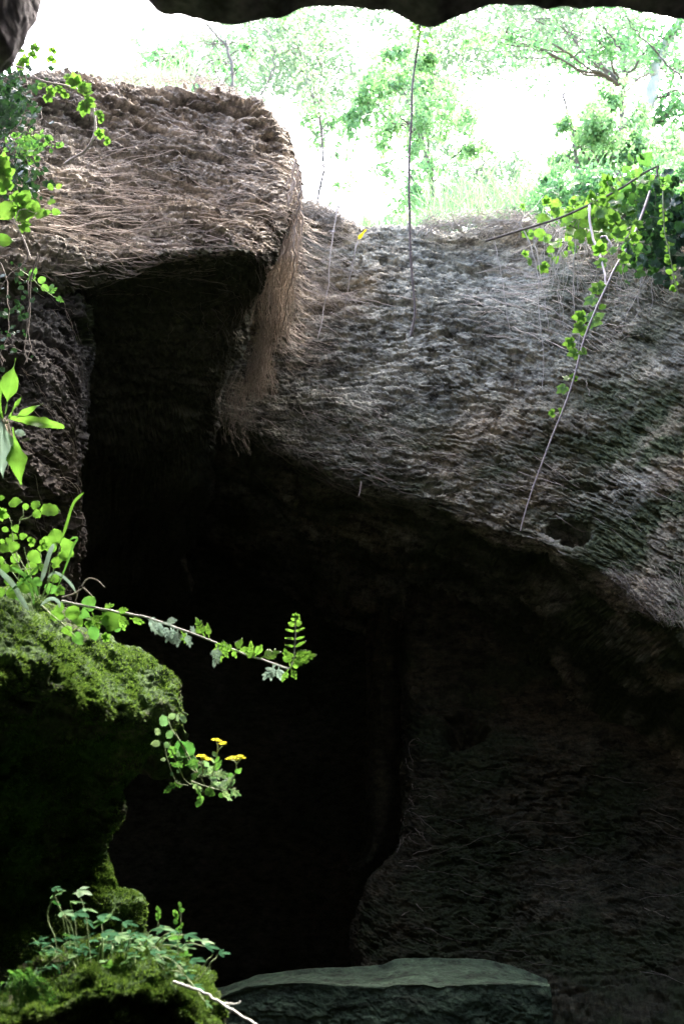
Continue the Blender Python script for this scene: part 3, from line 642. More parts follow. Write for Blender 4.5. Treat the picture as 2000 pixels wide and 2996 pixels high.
vine('hanging_vine', 'long dark knotty stem hanging from the roof across the bright sky', [(1232, -60, 3.3), (1228, 70, 3.3), (1222, 130, 3.35), (1213, 190, 3.4), (1205, 260, 3.4), (1203, 350, 3.4), (1197, 450, 3.4), (1196, 560, 3.4), (1198, 640, 3.4), (1200, 740, 3.4), (1207, 830, 3.4), (1213, 900, 3.4), (1210, 940, 3.4), (1200, 985, 3.4)], .0042, .0052, flatmat('knotty_stem', (.16, .15, .16), (.34, .33, .36), 60, .8), n=110, seed=5, knots=.5, thorns=70, cat='vine', group=HG,
  leaves=[(1228+rr.uniform(-26, 30), 60+rr.uniform(0, 70), 3.3, rr.uniform(9, 16), rr.uniform(180, 360), 'ov') for _ in range(16)], lmat=M_leafd)
vine('hanging_vine', 'thin pale stem hanging left of the yellow tipped stem', [(990, 590, 6.5), (985, 625, 6.5), (972, 690, 6.5), (966, 760, 6.5), (958, 850, 6.55), (948, 900, 6.6), (940, 950, 6.6), (930, 990, 6.6)], .0048, .003, M_pale, cat='vine', group=HG, seed=7, wob=.01, leaves=[(960, 676, 6.1, 26, 5, 'ln'), (978, 680, 6.1, 18, 190, 'ln')], lmat=M_pale)
vine('hanging_vine', 'thin stem with a bright yellow tip hanging at the top of the wall', [(1058, 680, 6.0), (1043, 712, 6.0), (1036, 750, 6.0), (1027, 800, 6.05), (1016, 850, 6.1), (1010, 890, 6.2), (1003, 930, 6.3)], .0042, .0025, M_pale, cat='vine', group=HG, seed=8, wob=.01, leaves=[(1046, 702, 6.0, 40, 52, 'ln'), (1053, 690, 6.0, 22, 40, 'ln')], lmat=M_yel)
vine('hanging_vine', 'short pale rootlet hanging from the lower edge of the wall over the dark cave', [(1056, 1408, 6.2), (1054, 1425, 6.2), (1052, 1440, 6.2), (1048, 1452, 6.2)], .004, .002, M_pale, cat='vine', group=HG, seed=9)
TH = 'thin dry stems in front of the right of the wall'
for k, (lab, pp) in enumerate([('dry stem hanging straight, second nearest to the leafy vine', [(1690, 700), (1680, 750), (1676, 830), (1680, 900), (1692, 980), (1690, 1030)]),
    ('dry stem hanging deepest through the tangle of roots', [(1520, 650), (1556, 730), (1570, 800), (1577, 900), (1585, 1000), (1588, 1140)]), ('dry stem bending right beside the middle of the tangle of roots', [(1560, 700), (1572, 760), (1582, 830), (1595, 900), (1604, 960)]),
    ('leftmost dry stem in front of the tangle of roots', [(1440, 690), (1455, 745), (1466, 800), (1478, 880), (1492, 970)]), ('short dry stem in the right of the tangle of roots', [(1630, 850), (1640, 880), (1646, 930), (1650, 965)]),
    ('faint dry stem low beside the leafy vine end', [(1712, 1110), (1718, 1130), (1724, 1160)])]):
    vine('dry_vine', lab, [(x, y, 6.1) for x, y in pp], .0048 if k < 3 else .0035, .0022, M_dry, cat='dry stem', group=TH, seed=20+k, wob=.012)
LEVEL = .2
LV = [(1748, 850, 52, 175, 'lob'), (1765, 850, 50, 140, 'lob'), (1740, 870, 50, 215, 'lob'), (1752, 905, 34, 40, 'ov'), (1712, 925, 62, 190, 'lob'), (1735, 935, 40, 15, 'lob'), (1710, 950, 76, 215, 'lob'), (1715, 945, 66, 25, 'lob'), (1680, 1000, 46, 190, 'lob'),
      (1690, 1030, 52, 200, 'lob'), (1692, 1020, 44, 320, 'tri'), (1692, 1035, 34, 20, 'ov'), (1664, 1110, 40, 150, 'lob'), (1668, 1108, 32, 20, 'lob'), (1655, 1130, 44, 215, 'lob'), (1628, 1208, 36, 180, 'tri'), (1630, 1205, 28, 20, 'tri'),
      (1772, 770, 60, 170, 'lob'), (1782, 740, 50, 40, 'lob'), (1800, 700, 60, 60, 'lob'), (1810, 760, 46, 20, 'lob'), (1755, 745, 60, 100, 'lob'), (1855, 660, 50, 30, 'lob'), (1840, 700, 60, 10, 'lob'), (1790, 790, 36, 20, 'tri'), (1800, 655, 60, 110, 'lob')]
vine('leafy_vine', 'long leafy vine trailing down the right of the rock wall to a bare pale end', [(1900, 560, 5.2), (1872, 640, 5.1), (1842, 710, 5.0), (1800, 780, 4.9), (1772, 840, 4.85), (1742, 905, 4.8), (1705, 1000, 4.8), (1682, 1090, 4.8), (1655, 1175, 4.8), (1620, 1262, 4.8), (1590, 1340, 4.8), (1562, 1415, 4.8), (1536, 1495, 4.8), (1521, 1553, 4.8)], .008, .0032, flatmat('vine_stem', (.30, .26, .27), (.46, .42, .44), 40, .7), n=90, seed=31, knots=.3,
  extra=[([(1722, 600, 5.2), (1730, 680, 5.1), (1752, 745, 5.0), (1768, 800, 4.9), (1772, 835, 4.86)], .008, .006), ([(1745, 900, 4.8), (1722, 960, 4.85), (1700, 1010, 4.8)], .004, .003), ([(1752, 700, 5), (1775, 695, 4.95), (1795, 745, 4.9)], .006, .004)],
  leaves=[(x, y, 4.85+.1*((i*7) % 5-2)/2, l*(.62+.07*((i*5) % 6)), a_, k) for i, (x, y, l, a_, k) in enumerate(LV)], lmat=M_leaf)
LEVEL = 0.
vine('thorny_sprig', 'thin green sprig with tiny leaves hanging at the far right edge', [(1938, 560, 3.9), (1940, 640, 3.9), (1945, 690, 3.9), (1956, 735, 3.9), (1966, 790, 3.9), (1975, 830, 3.9), (1985, 866, 3.9)], .0042, .002, M_gstem, seed=40, cat='sprig',
  leaves=[(1940+.5*(y-640)*.35+rr.uniform(-4, 4), y, 3.9, rr.uniform(12, 24), rr.choice([200, 160, 330, 20, 230]), 'ov') for y in range(600, 860, 9)], lmat=M_leaf)
vine('bare_branch', 'bare grey branch slanting up to the right through the green bushes', [(1420, 705, 5.9), (1540, 668, 5.8), (1640, 636, 5.7), (1740, 590, 5.6), (1820, 548, 5.5), (1880, 508, 5.45), (1922, 486, 5.4)], 0.0085, .007, M_bark, seed=41, cat='branch', extra=[([(1922, 486, 5.4), (1918, 520, 5.4), (1916, 545, 5.4)], .007, .005)])
# ---- upper left: branches with pale green leaves
l = [(130, 262, 40, 110), (138, 270, 44, 15), (135, 275, 46, 290), (188, 262, 40, 190), (205, 250, 48, 80), (200, 265, 40, 230), (228, 255, 60, 100), (232, 262, 56, 30), (240, 275, 60, 60), (245, 290, 58, 340), (250, 300, 60, 250), (285, 345, 42, 60), (282, 350, 34, 10), (284, 400, 44, 45), (300, 410, 36, 350),
     (60, 205, 44, 80), (75, 190, 46, 100), (90, 175, 40, 60), (150, 190, 40, 90), (100, 150, 44, 85), (60, 160, 40, 100), (150, 160, 34, 60), (205, 235, 40, 120)]
vine('leafy_branch', 'pale curved stem with light green lobed leaves at the top left of the boulder', [(192, 478, 3.3), (215, 462, 3.2), (245, 445, 3.15), (268, 415, 3.1), (279, 380, 3.1), (277, 335, 3.1), (268, 300, 3.1), (240, 268, 3.1), (190, 250, 3.05), (120, 235, 3.0), (70, 200, 3.), (20, 190, 3.)], .0055, .003, M_pale, seed=50, cat='branch', n=60,
  leaves=[(x, y, 3.05, L*.8, a_+rr.uniform(-15, 15), 'lob' if L > 42 else 'tri') for x, y, L, a_ in l], lmat=M_leaf)
l = [(25, 560, 60, 120, 'lob'), (10, 520, 60, 70, 'lob'), (35, 590, 52, 30, 'lob'), (60, 600, 54, 60, 'ov'), (0, 640, 76, 60, 'ht'), (50, 600, 60, 300, 'lob'), (55, 632, 50, 350, 'lob'), (62, 596, 62, 345, 'ov'), (105, 620, 34, 190, 'rd'), (102, 618, 34, 80, 'ov'), (106, 622, 40, 340, 'rd'), (60, 655, 44, 320, 'lob'), (-20, 705, 60, 10, 'ov'), (-10, 660, 44, 230, 'lob'),
     (148, 600, 26, 80, 'rd'), (150, 618, 30, 350, 'ov'), (150, 620, 24, 190, 'ov'), (140, 540, 26, 320, 'ov'), (165, 552, 22, 40, 'ov'), (0, 530, 60, 200, 'lob'), (10, 480, 40, 80, 'lob'), (-10, 490, 50, 30, 'lob')]
vine('leafy_branch', 'stem with large bright green leaves reaching in from the left edge below the ivy', [(-60, 560, 2.5), (-10, 620, 2.45), (40, 650, 2.42), (60, 680, 2.42), (76, 715, 2.42), (90, 755, 2.42)], .003, .002, M_pale, seed=51, cat='branch',
  extra=[([(40, 650, 2.42), (60, 615, 2.42), (104, 620, 2.42), (150, 615, 2.45)], .002, .0012)], leaves=[(x, y, 2.42, L, a_, k) for x, y, L, a_, k in l], lmat=M_leaf)
l = [(100, 815, 30, 120, 'ov'), (105, 812, 26, 200, 'ov'), (112, 825, 30, 20, 'ov'), (120, 835, 30, 330, 'ov'), (140, 860, 34, 30, 'pin'), (160, 868, 34, 330, 'pin'), (95, 805, 26, 60, 'ov'), (150, 850, 26, 90, 'ov')]
vine('small_fern', 'tiny green fern growing on the dark pillar under the boulder', [(60, 790, 3.9), (95, 815, 3.85), (120, 840, 3.85), (160, 870, 3.85)], .003, .0015, M_gstem, seed=52, cat='fern', leaves=[(x, y, 3.85, L, a_, k) for x, y, L, a_, k in l], lmat=M_leafd)
def ivy(label, cx, cy, rx, ry, n, Y, size, mat, seed):
    t = empty('ivy_plant', at(cx, cy, Y), label, 'ivy', 'ivy on the upper left rocks'); q = random.Random(seed); l = Acc(); a = Acc()
    for k in range(7):
        stem(a, [(cx+q.uniform(-rx, rx), cy-ry*.9, Y), (cx+q.uniform(-rx, rx), cy, Y+.02), (cx+q.uniform(-rx, rx), cy+ry*.9, Y)], .003, .0015, 14, .03, k, 4)
    for k in range(n):
        x = cx+q.gauss(0, .42)*rx; y = cy+q.gauss(0, .42)*ry
        leaf(l, x, y, Y+q.uniform(-.15, .15), size*q.uniform(.6, 1.3), q.uniform(150, 390), q.choice(['lob', 'ht', 'ov']), tilt=(q.uniform(-.8, .8), q.uniform(-.9, .9)))
    kid(a.build('stem', M_bark), t); kid(l.build('foliage', mat), t)
ivy('dark glossy ivy at the top left corner above the layered rock', 20, 300, 120, 120, 360, 3.7, 22, M_ivy, 1)
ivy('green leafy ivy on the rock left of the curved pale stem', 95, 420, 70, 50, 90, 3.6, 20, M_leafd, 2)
ivy('dark ivy trailing below, behind the large bright leaves', 50, 520, 90, 90, 190, 3.6, 20, M_ivy, 3)
ivy('sparse dark ivy in the shade above the rosette plant', 30, 900, 90, 180, 70, 3.6, 16, M_ivy, 4)
# ------------------------------------------------------------------ plants on the ledge
def one_leaf(t, mat, *q, **k):
    l = Acc(); leaf(l, *q, **k); return kid(l.build('leaf', mat), t)
# rosette plant at the left edge
YR = 2.32
t = empty('rosette_plant', at(12, 1235, YR), 'rosette plant with long spoon shaped leaves at the left edge, halfway up', 'plant')
for q in [(16, 1215, 170, 78, 'sp', -.25, .05, M_leaf), (22, 1235, 122, 27, 'ln', .3, .1, M_leaf), (25, 1222, 168, -8, 'sl', .1, .15, M_leaf), (38, 1250, 172, -80, 'sp', .2, .1, M_leaf), (5, 1225, 175, -88, 'sw', -.1, .15, M_leafb),
          (8, 1228, 150, 96, 'ln', 0, .05, M_leaf), (10, 1225, 130, 118, 'sp', .1, .3, M_leaf), (8, 1230, 120, 150, 'sp', 0, .25, M_leafb), (26, 1225, 75, 62, 'ln', 0, .3, M_leaf), (-5, 1235, 150, 250, 'sp', 0, .2, M_leaf), (0, 1225, 160, 170, 'sp', 0, .2, M_leaf), (5, 1215, 110, 135, 'sl', 0, .4, M_leaf)]:
    x, y, L, an, k, fo, cu, m = q
    l = Acc(); b = at(x, y, YR); al = math.radians(an); Lm = L*ppx(x, y, YR)
    ax = unit(RT*math.cos(al)+UPV*math.sin(al)-VW*.12); nr = unit(-VW+UPV*.25+RT*fo)
    wf = {'sp': W_SP, 'ln': lambda t: .01+.062*np.exp(-((t-.62)/.3)**2)*np.sqrt(np.clip(1-t, 0, 1))*1.5, 'sl': lambda t: .02+.095*np.exp(-((t-.6)/.28)**2)*np.sqrt(np.clip(1-t, 0, 1))*1.5, 'sw': lambda t: .03+.22*np.exp(-((t-.5)/.27)**2)*np.clip(1-t, 0, 1)**.6*1.5}[k]
    leafgeo(l, b, ax, unit(nr-ax*np.dot(nr, ax)), Lm, wf, .25, cu, K=22, wave=.6, seed=x, M=3)
    kid(l.build('leaf', m), t)
a = Acc()
for k in range(7):
    q = random.Random(k); stem(a, [(10+q.uniform(-6, 8), 1225, YR), (15+q.uniform(-10, 25), 1290, YR+.02), (20+q.uniform(-30, 60), 1360+q.uniform(-20, 60), YR+.05)], .0016, .0008, 16, .006, k, 4)
kid(a.build('roots', M_root), t)
one_leaf(t, M_leafb, 45, 1262, YR, 32, -18, 'ov'); one_leaf(t, M_pale, 62, 1290, YR, 32, 15, 'ln')
# columbine-like clump on the ledge
YC = 2.38
t = empty('leafy_clump', at(110, 1755, YC), 'clump of small rounded bright green leaves growing on the mossy ledge', 'plant')
LC = [(-5, 1458, 26, 10, 'ov'), (26, 1472, 48, 5, 'ov'), (66, 1480, 22, -10, 'rd'), (96, 1490, 34, 60, 'rd'), (98, 1494, 30, -50, 'rd'), (118, 1490, 62, -12, 'ov'), (-10, 1498, 48, -20, 'lob'), (6, 1545, 24, -30, 'ov'), (28, 1565, 30, -18, 'ov'), (40, 1556, 30, 60, 'ht'), (56, 1572, 30, 5, 'ov'), (2, 1590, 20, 30, 'rd'), (16, 1585, 26, 10, 'ht'),
      (50, 1612, 34, 120, 'rd'), (50, 1602, 36, 170, 'rd'), (78, 1590, 34, 20, 'tri'), (110, 1592, 40, -10, 'tri'), (130, 1592, 30, 60, 'rd'), (150, 1592, 34, 190, 'rd'), (172, 1590, 50, 110, 'rd'), (176, 1592, 46, 8, 'ht'), (180, 1600, 50, -45, 'ov'), (168, 1594, 40, 200, 'rd'),
      (10, 1618, 34, 80, 'rd'), (30, 1632, 34, 0, 'rd'), (14, 1636, 30, 200, 'rd'), (30, 1656, 42, -25, 'ov'), (84, 1612, 56, -45, 'ov'), (170, 1620, 40, -30, 'ht'), (152, 1650, 40, 20, 'lob'), (160, 1630, 34, -60, 'ht'), (110, 1652, 44, 220, 'rd'), (120, 1650, 34, 300, 'ov'), (0, 1668, 34, 20, 'rd'),
      (145, 1690, 34, -10, 'rd'), (70, 1690, 30, 0, 'ov'), (100, 1690, 36, -50, 'ov'), (15, 1690, 36, -40, 'ov'), (50, 1705, 34, -10, 'rd'), (250, 1785, 52, 65, 'rd'), (200, 1775, 50, -60, 'rd'), (215, 1800, 46, -40, 'ov'), (235, 1790, 40, -20, 'ht'), (290, 1805, 90, -12, 'ov'), (255, 1815, 40, -50, 'lob'), (270, 1830, 50, -70, 'ov'),
      (190, 1770, 44, 200, 'ov'), (165, 1720, 40, -30, 'lob'), (130, 1720, 50, -10, 'ov'), (95, 1730, 50, 150, 'ov'), (60, 1735, 44, 170, 'rd'), (215, 1850, 50, -55, 'ov'), (190, 1830, 44, -70, 'ht'), (315, 1830, 24, -60, 'rd'), (335, 1835, 24, -20, 'rd'), (300, 1870, 34, 20, 'lob'), (-10, 1740, 40, 30, 'ov'), (20, 1755, 44, -20, 'rd'), (150, 1790, 50, -20, 'ht')]
for i, (x, y, L, an, k) in enumerate(LC):
    one_leaf(t, M_leaf if (y < 1690 or i % 3) else M_leafd, x, y, YC-.05+.12*((i*37) % 10)/10, L*.95, an+random.uniform(-8, 8), k)
a = Acc()
for (x0, y0, x1, y1) in [(33, 1545, 60, 1520), (60, 1520, 95, 1503), (60, 1520, 66, 1486), (33, 1545, 22, 1505), (60, 1740, 33, 1545), (100, 1755, 70, 1600), (110, 1755, 120, 1600), (118, 1755, 175, 1600), (110, 1760, 50, 1615), (115, 1760, 150, 1650), (90, 1755, 12, 1640), (120, 1760, 240, 1790), (120, 1770, 220, 1860), (180, 1780, 330, 1835), (100, 1755, 20, 1590), (125, 1755, 160, 1690), (60, 1665, 110, 1656)]:
    stem(a, [(x0, y0, YC+.03), ((x0+x1)/2+6, (y0+y1)/2+4, YC), (x1, y1, YC)], .0017, .001, 12, .003, x0)
kid(a.build('stem', M_gstem), t)
def blade(t, pts, w, mat, Y=YC-.06):
    P = path([(x, y, Y) for x, y in pts], 26); T = np.gradient(P, axis=0); T /= np.linalg.norm(T, axis=1)[:, None]
    sd = np.cross(T, VW); sd /= np.linalg.norm(sd, axis=1)[:, None]
    tt = np.linspace(0, 1, 26); ww = w*ppx(500, 1500, Y)*np.minimum(1, (1-tt)*5+.12)**.7*np.minimum(1, .35+tt*3)
    a_ = np.array([-1, 0, 1]); V = P[:, None]+sd[:, None]*(ww[:, None]*a_)[..., None]*.5+(VW*.0012)[None, None]*(1-np.abs(a_))[None, :, None]
    l = Acc(); l.add(V, grid_faces(26, 3), rib=1-np.abs(a_)+0*tt[:, None], lt=tt[:, None]+0*a_); kid(l.build('blade', mat), t)
t = empty('grass_tuft', at(150, 1750, YC), 'few long thin grass blades arching over the mossy ledge', 'grass')
for pts, w, m in [([(178, 1585), (192, 1545), (208, 1492), (220, 1466), (246, 1441)], 8, M_leaf), ([(172, 1712), (196, 1650), (214, 1600), (226, 1576), (215, 1574), (205, 1580)], 6, M_leafd), ([(122, 1700), (132, 1665), (146, 1618), (158, 1592)], 13, M_leafb),
        ([(-10, 1660), (10, 1680), (40, 1712), (60, 1748), (84, 1785)], 15, M_leafb), ([(140, 1690), (158, 1676), (178, 1682), (205, 1706), (222, 1732)], 8, M_leafb), ([(36, 1660), (70, 1680), (96, 1705), (112, 1745)], 12, M_leafd), ([(120, 1772), (140, 1755), (158, 1752), (172, 1762), (176, 1778)], 10, M_leafb),
        ([(30, 1730), (80, 1690), (120, 1650)], 7, M_leafd), ([(100, 1770), (90, 1720), (60, 1690)], 8, M_leafd)]:
    blade(t, pts, w, m)
t = empty('dry_twig', at(190, 1745, YC-.05), 'short curled dry twig above the start of the long leaning stem', 'twig'); a = Acc()
for pp in ([(182, 1748), (215, 1738), (235, 1726), (246, 1720), (256, 1734)], [(240, 1716), (252, 1698), (268, 1692), (288, 1700), (306, 1718)], [(246, 1722), (262, 1736), (272, 1746)], [(226, 1732), (224, 1750), (220, 1760)]):
    stem(a, [(x, y, YC-.07) for x, y in pp], .0022, .001, 24, .0, 3)
kid(a.build('stem', M_dry), t)
# long leaning stem
YS = 2.35
t = empty('leaning_plant', at(185, 1762, YS), 'long bare stem leaning right from the ledge, small jagged leaves, upright tip', 'plant'); a = Acc()
main = [(180, 1758), (240, 1772), (300, 1783), (360, 1794), (420, 1804), (470, 1820), (520, 1838), (600, 1869), (700, 1908), (780, 1936), (846, 1957)]
stem(a, [(x, y, YS) for x, y in main], .0034, .0022, 60, .002, 2)
stem(a, [(x, y, YS) for x, y in ((846, 1957), (858, 1935), (862, 1890), (864, 1850), (865, 1805))], .002, .0014, 20)
l1, l2 = Acc(), Acc(); q = random.Random(12)
for x, y, L, an, m in [(300, 1790, 50, -70, 1), (345, 1800, 56, -35, 1), (350, 1800, 50, -80, 1), (380, 1808, 50, -20, 1), (270, 1790, 60, -60, 1), (300, 1782, 46, 15, 1), (340, 1786, 40, 8, 1), (425, 1806, 60, -25, 2), (440, 1812, 60, -50, 2), (470, 1825, 62, -65, 2), (500, 1835, 56, -75, 2), (520, 1840, 56, -80, 2), (510, 1836, 40, -100, 2), (530, 1845, 50, -60, 1),
        (545, 1850, 50, -70, 2), (480, 1822, 40, 0, 2), (575, 1860, 36, 120, 2), (600, 1865, 66, 115, 1), (612, 1866, 50, 100, 1), (630, 1880, 60, -75, 1), (640, 1885, 66, -100, 2), (650, 1888, 50, -60, 1), (690, 1905, 60, 165, 1), (690, 1905, 50, 60, 1), (695, 1905, 40, 20, 1), (680, 1900, 40, -70, 1), (735, 1920, 54, 90, 1), (745, 1922, 50, 50, 1), (760, 1926, 60, 20, 1), (750, 1925, 46, 140, 1),
        (800, 1942, 60, -105, 2), (806, 1945, 66, -120, 2), (815, 1948, 50, -95, 2), (846, 1955, 50, 45, 1), (850, 1950, 60, 100, 1), (852, 1945, 64, 15, 1), (850, 1955, 40, -60, 1), (843, 1958, 40, -110, 1), (855, 1935, 60, 30, 1), (860, 1930, 70, 8, 1)]:
    leaf(l1 if m == 1 else l2, x, y, YS+q.uniform(-.02, .02), L*q.uniform(.8, 1.1), an+q.uniform(-10, 10), 'pin')
for y, s in ((1920, 34), (1892, 36), (1870, 32), (1848, 30), (1828, 22), (1815, 16)):
    for sg in (20, 160): leaf(l1, 863, y, YS, s*q.uniform(.8, 1.2), sg+q.uniform(-12, 12), 'ln' if y > 1840 else 'ov')
for k in range(9): leaf(l1, 865+q.uniform(-5, 5), 1806+q.uniform(-6, 6), YS, 12, q.uniform(30, 150), 'ov')
kid(a.build('stem', flatmat('lilac_stem', (.36, .40, .34), (.52, .54, .50), 30, .6)), t)
kid(l1.build('foliage', M_leaf), t); kid(l2.build('bluish_foliage', M_leafb), t)
# plant with yellow flowers
YF = 2.42
t = empty('flowering_plant', at(500, 2120, YF), 'plant with yellow flower heads hanging from under the tip of the mossy ledge', 'flowering plant'); a = Acc()
for pp in ([(490, 2100), (500, 2128), (525, 2170), (545, 2210), (562, 2250), (580, 2275)], [(496, 2170), (502, 2195), (520, 2240), (540, 2280), (560, 2296)], [(480, 2178), (488, 2215), (505, 2265), (518, 2290), (550, 2298)], [(516, 2150), (560, 2225), (586, 2275)], [(560, 2285), (600, 2300), (650, 2312), (690, 2306)],
           [(592, 2275), (593, 2240), (590, 2222)], [(592, 2260), (596, 2235), (606, 2228)], [(620, 2270), (632, 2225), (637, 2190), (634, 2172)], [(636, 2200), (645, 2188), (651, 2184)], [(672, 2300), (686, 2270), (691, 2245), (688, 2228), (676, 2224)], [(690, 2240), (697, 2230), (706, 2220)], [(575, 2290), (585, 2320), (592, 2345)], [(560, 2250), (590, 2270), (640, 2270)]):
    stem(a, [(x, y, YF) for x, y in pp], .0016, .001, 24, .001, 4, 5)
kid(a.build('stem', M_gstem), t)
l1, l2 = Acc(), Acc(); q = random.Random(3)
for x, y, L, an, k, m in [(492, 2098, 26, 10, 'ov', 2), (520, 2110, 24, 100, 'ov', 2), (528, 2092, 30, -50, 'ov', 2), (484, 2125, 40, 100, 'ov', 2), (470, 2150, 26, 130, 'ov', 2), (488, 2160, 30, 60, 'ov', 2), (470, 2172, 30, 200, 'ov', 2), (478, 2175, 26, -40, 'ov', 2), (495, 2185, 36, -60, 'ov', 1), (490, 2215, 34, 30, 'pin', 1), (486, 2222, 16, 180, 'ov', 2), (520, 2165, 50, -60, 'ov', 1), (528, 2175, 66, -58, 'ov', 1),
        (545, 2215, 50, -50, 'ov', 1), (512, 2200, 40, -20, 'ov', 2), (520, 2205, 46, -70, 'pin', 1), (540, 2240, 46, 20, 'pin', 1), (535, 2245, 40, 150, 'pin', 1), (505, 2270, 16, 100, 'ov', 2), (518, 2262, 18, 60, 'ov', 2), (500, 2290, 40, -30, 'pin', 1), (520, 2295, 36, 200, 'pin', 1), (508, 2302, 34, -150, 'pin', 1), (555, 2285, 40, 30, 'pin', 1), (560, 2290, 40, -40, 'pin', 2),
        (590, 2270, 54, 30, 'pin', 2), (600, 2265, 54, -10, 'pin', 2), (610, 2275, 54, -40, 'pin', 2), (620, 2262, 46, 60, 'pin', 1), (630, 2265, 44, 5, 'pin', 2), (640, 2268, 30, -20, 'ln', 2), (600, 2250, 30, 200, 'ov', 1), (596, 2225, 26, -60, 'ov', 2), (615, 2215, 26, -50, 'ln', 2), (575, 2300, 40, -70, 'pin', 1), (585, 2320, 40, -80, 'pin', 1), (588, 2335, 30, -110, 'ov', 1), (600, 2310, 36, -20, 'ov', 1), (610, 2300, 40, 20, 'pin', 2),
        (635, 2308, 50, 30, 'pin', 2), (645, 2308, 50, -40, 'pin', 2), (660, 2308, 46, 60, 'pin', 2), (668, 2306, 46, -30, 'pin', 2), (680, 2300, 36, 90, 'pin', 2), (686, 2306, 30, -80, 'ln', 2), (630, 2230, 22, 60, 'ov', 1), (633, 2215, 22, 120, 'ov', 1), (688, 2262, 26, 30, 'ov', 1), (684, 2272, 24, 160, 'ov', 1), (640, 2320, 20, -40, 'ov', 1)]:
    leaf(l1 if m == 1 else l2, x, y, YF+q.uniform(-.03, .03), L, an+q.uniform(-8, 8), k, tilt=(q.uniform(-1.1, 1.1), q.uniform(-.5, .5)))
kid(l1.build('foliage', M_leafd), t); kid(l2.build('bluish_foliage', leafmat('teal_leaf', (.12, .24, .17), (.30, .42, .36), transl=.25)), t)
for x, y, r in ((630, 2164, 9), (640, 2168, 7), (650, 2176, 9), (656, 2172, 6), (588, 2212, 10), (598, 2218, 8), (607, 2222, 9), (672, 2220, 9), (682, 2216, 9), (692, 2222, 9), (702, 2212, 8), (710, 2218, 7)):
    l = Acc(); c = at(x, y, YF-.01); s = r*ppx(x, y, YF)
    for k in range(11):
        an = k*2*math.pi/11+x; d = unit(RT*math.cos(an)+A_((0, .8, .25))*math.sin(an)+A_((0, 0, .18)))
        leafgeo(l, c, d, A_((0, -.1, 1.)), s*1.7, W_OV, .1, .25, K=5, seed=k)
    for k in range(14):
        d = A_((q.gauss(0, .3), q.gauss(0, .3), .25))*s; tubes(l, A_([c, c+d*.6+A_((0, 0, s*.15)), c+d+A_((0, 0, s*.2))]), A_([s*.12, s*.16, s*.04]), 4)
    kid(l.build('flower_head', M_yel), t)
# ------------------------------------------------------------------ creeper, fern and branch at the bottom left
YL = 2.1
t = empty('creeper', at(300, 2800, YL), 'dark green creeper with level lobed leaves over the mossy mound, bottom left', 'creeper')
q = random.Random(9); l1, l2, a = Acc(), Acc(), Acc()
LCR = [(228, 2605, 60, -10), (246, 2615, 40, 170), (205, 2640, 60, -5), (245, 2660, 60, 0), (180, 2670, 60, 10), (220, 2672, 66, -8), (290, 2680, 90, -12), (320, 2690, 80, 170), (360, 2700, 60, -20), (250, 2690, 50, -60), (300, 2730, 70, 5), (340, 2740, 70, -5), (380, 2735, 60, 175), (258, 2740, 30, 60), (400, 2735, 50, 0), (380, 2765, 50, 10), (170, 2650, 40, 100), (155, 2600, 40, -20), (160, 2620, 50, 60), (165, 2605, 40, 0),
    (460, 2715, 80, -8), (480, 2720, 50, 170), (545, 2735, 60, 0), (560, 2750, 60, 5), (530, 2725, 50, 150), (590, 2755, 50, 0), (600, 2770, 60, -3), (640, 2790, 44, -5), (420, 2770, 40, 60), (440, 2785, 60, -5), (470, 2785, 66, 5), (500, 2770, 46, 60), (530, 2775, 60, 8), (560, 2810, 66, 0), (540, 2840, 50, 0), (545, 2855, 50, 10), (560, 2885, 60, -20), (520, 2800, 50, 180), (480, 2810, 50, 190), (380, 2800, 50, 20), (300, 2770, 60, 10), (250, 2780, 60, 0), (200, 2770, 60, 10), (150, 2775, 50, -5),
    (120, 2780, 40, 10), (180, 2800, 60, 0), (320, 2820, 60, -40), (350, 2800, 50, -30), (400, 2830, 46, 10), (460, 2850, 50, -10), (500, 2870, 50, 5), (280, 2800, 50, 190), (220, 2890, 60, -10), (190, 2885, 40, 180), (130, 2830, 50, 20), (100, 2850, 50, 40), (330, 2780, 46, 20), (430, 2750, 50, 20), (600, 2930, 40, -60), (590, 2940, 36, -100)]
LCR += [(q.uniform(110, 560), q.uniform(2740, 2900), q.uniform(30, 56), q.uniform(-30, 210)) for _ in range(190)]
for i, (x, y, L, an) in enumerate(LCR):
    Y = YL+q.uniform(-.12, .08) if i < 60 else YL+q.uniform(-.02, .12)
    b = at(x, y, Y); Lm = L*ppx(x, y, Y)*.66; al = math.radians(an)
    ax = unit(A_((math.cos(al), .55*q.uniform(-1, 1), .35*math.sin(al)+q.uniform(-.15, .15)))); nr = unit(A_((q.uniform(-.3, .3), q.uniform(-.5, .05), 1)))
    nr = unit(nr-ax*np.dot(nr, ax)); sd = np.cross(nr, ax); ac = l1 if q.random() < .55 else l2
    for k, (a2, s) in enumerate(((0, 1), (.95, .75), (-.95, .75))):
        leafgeo(ac, b+nr*.0008*k, ax*math.cos(a2)+sd*math.sin(a2), nr, Lm*s*1.25, W_NR, .1, .2, K=6, seed=i)
    if i < 60 and i % 2 == 0:
        e = at(300+(x-300)*.55+q.uniform(-20, 20), 2860, YL+.05); tubes(a, path(A_([e, (e+b)/2+A_((0, 0, .03)), b]), 14), np.linspace(.0013, .0008, 14), 4)
for pp in ([(165, 2600), (140, 2680), (160, 2740), (170, 2790)], [(215, 2815), (224, 2850), (224, 2895)], [(466, 2660), (463, 2700), (460, 2740)], [(524, 2650), (530, 2690), (526, 2730), (520, 2790)], [(640, 2790), (610, 2830), (575, 2870)], [(622, 2792), (600, 2820), (572, 2860)]):
    stem(a, [(x, y, YL-.05) for x, y in pp], .0014, .0009, 18, .002, 7, 4)
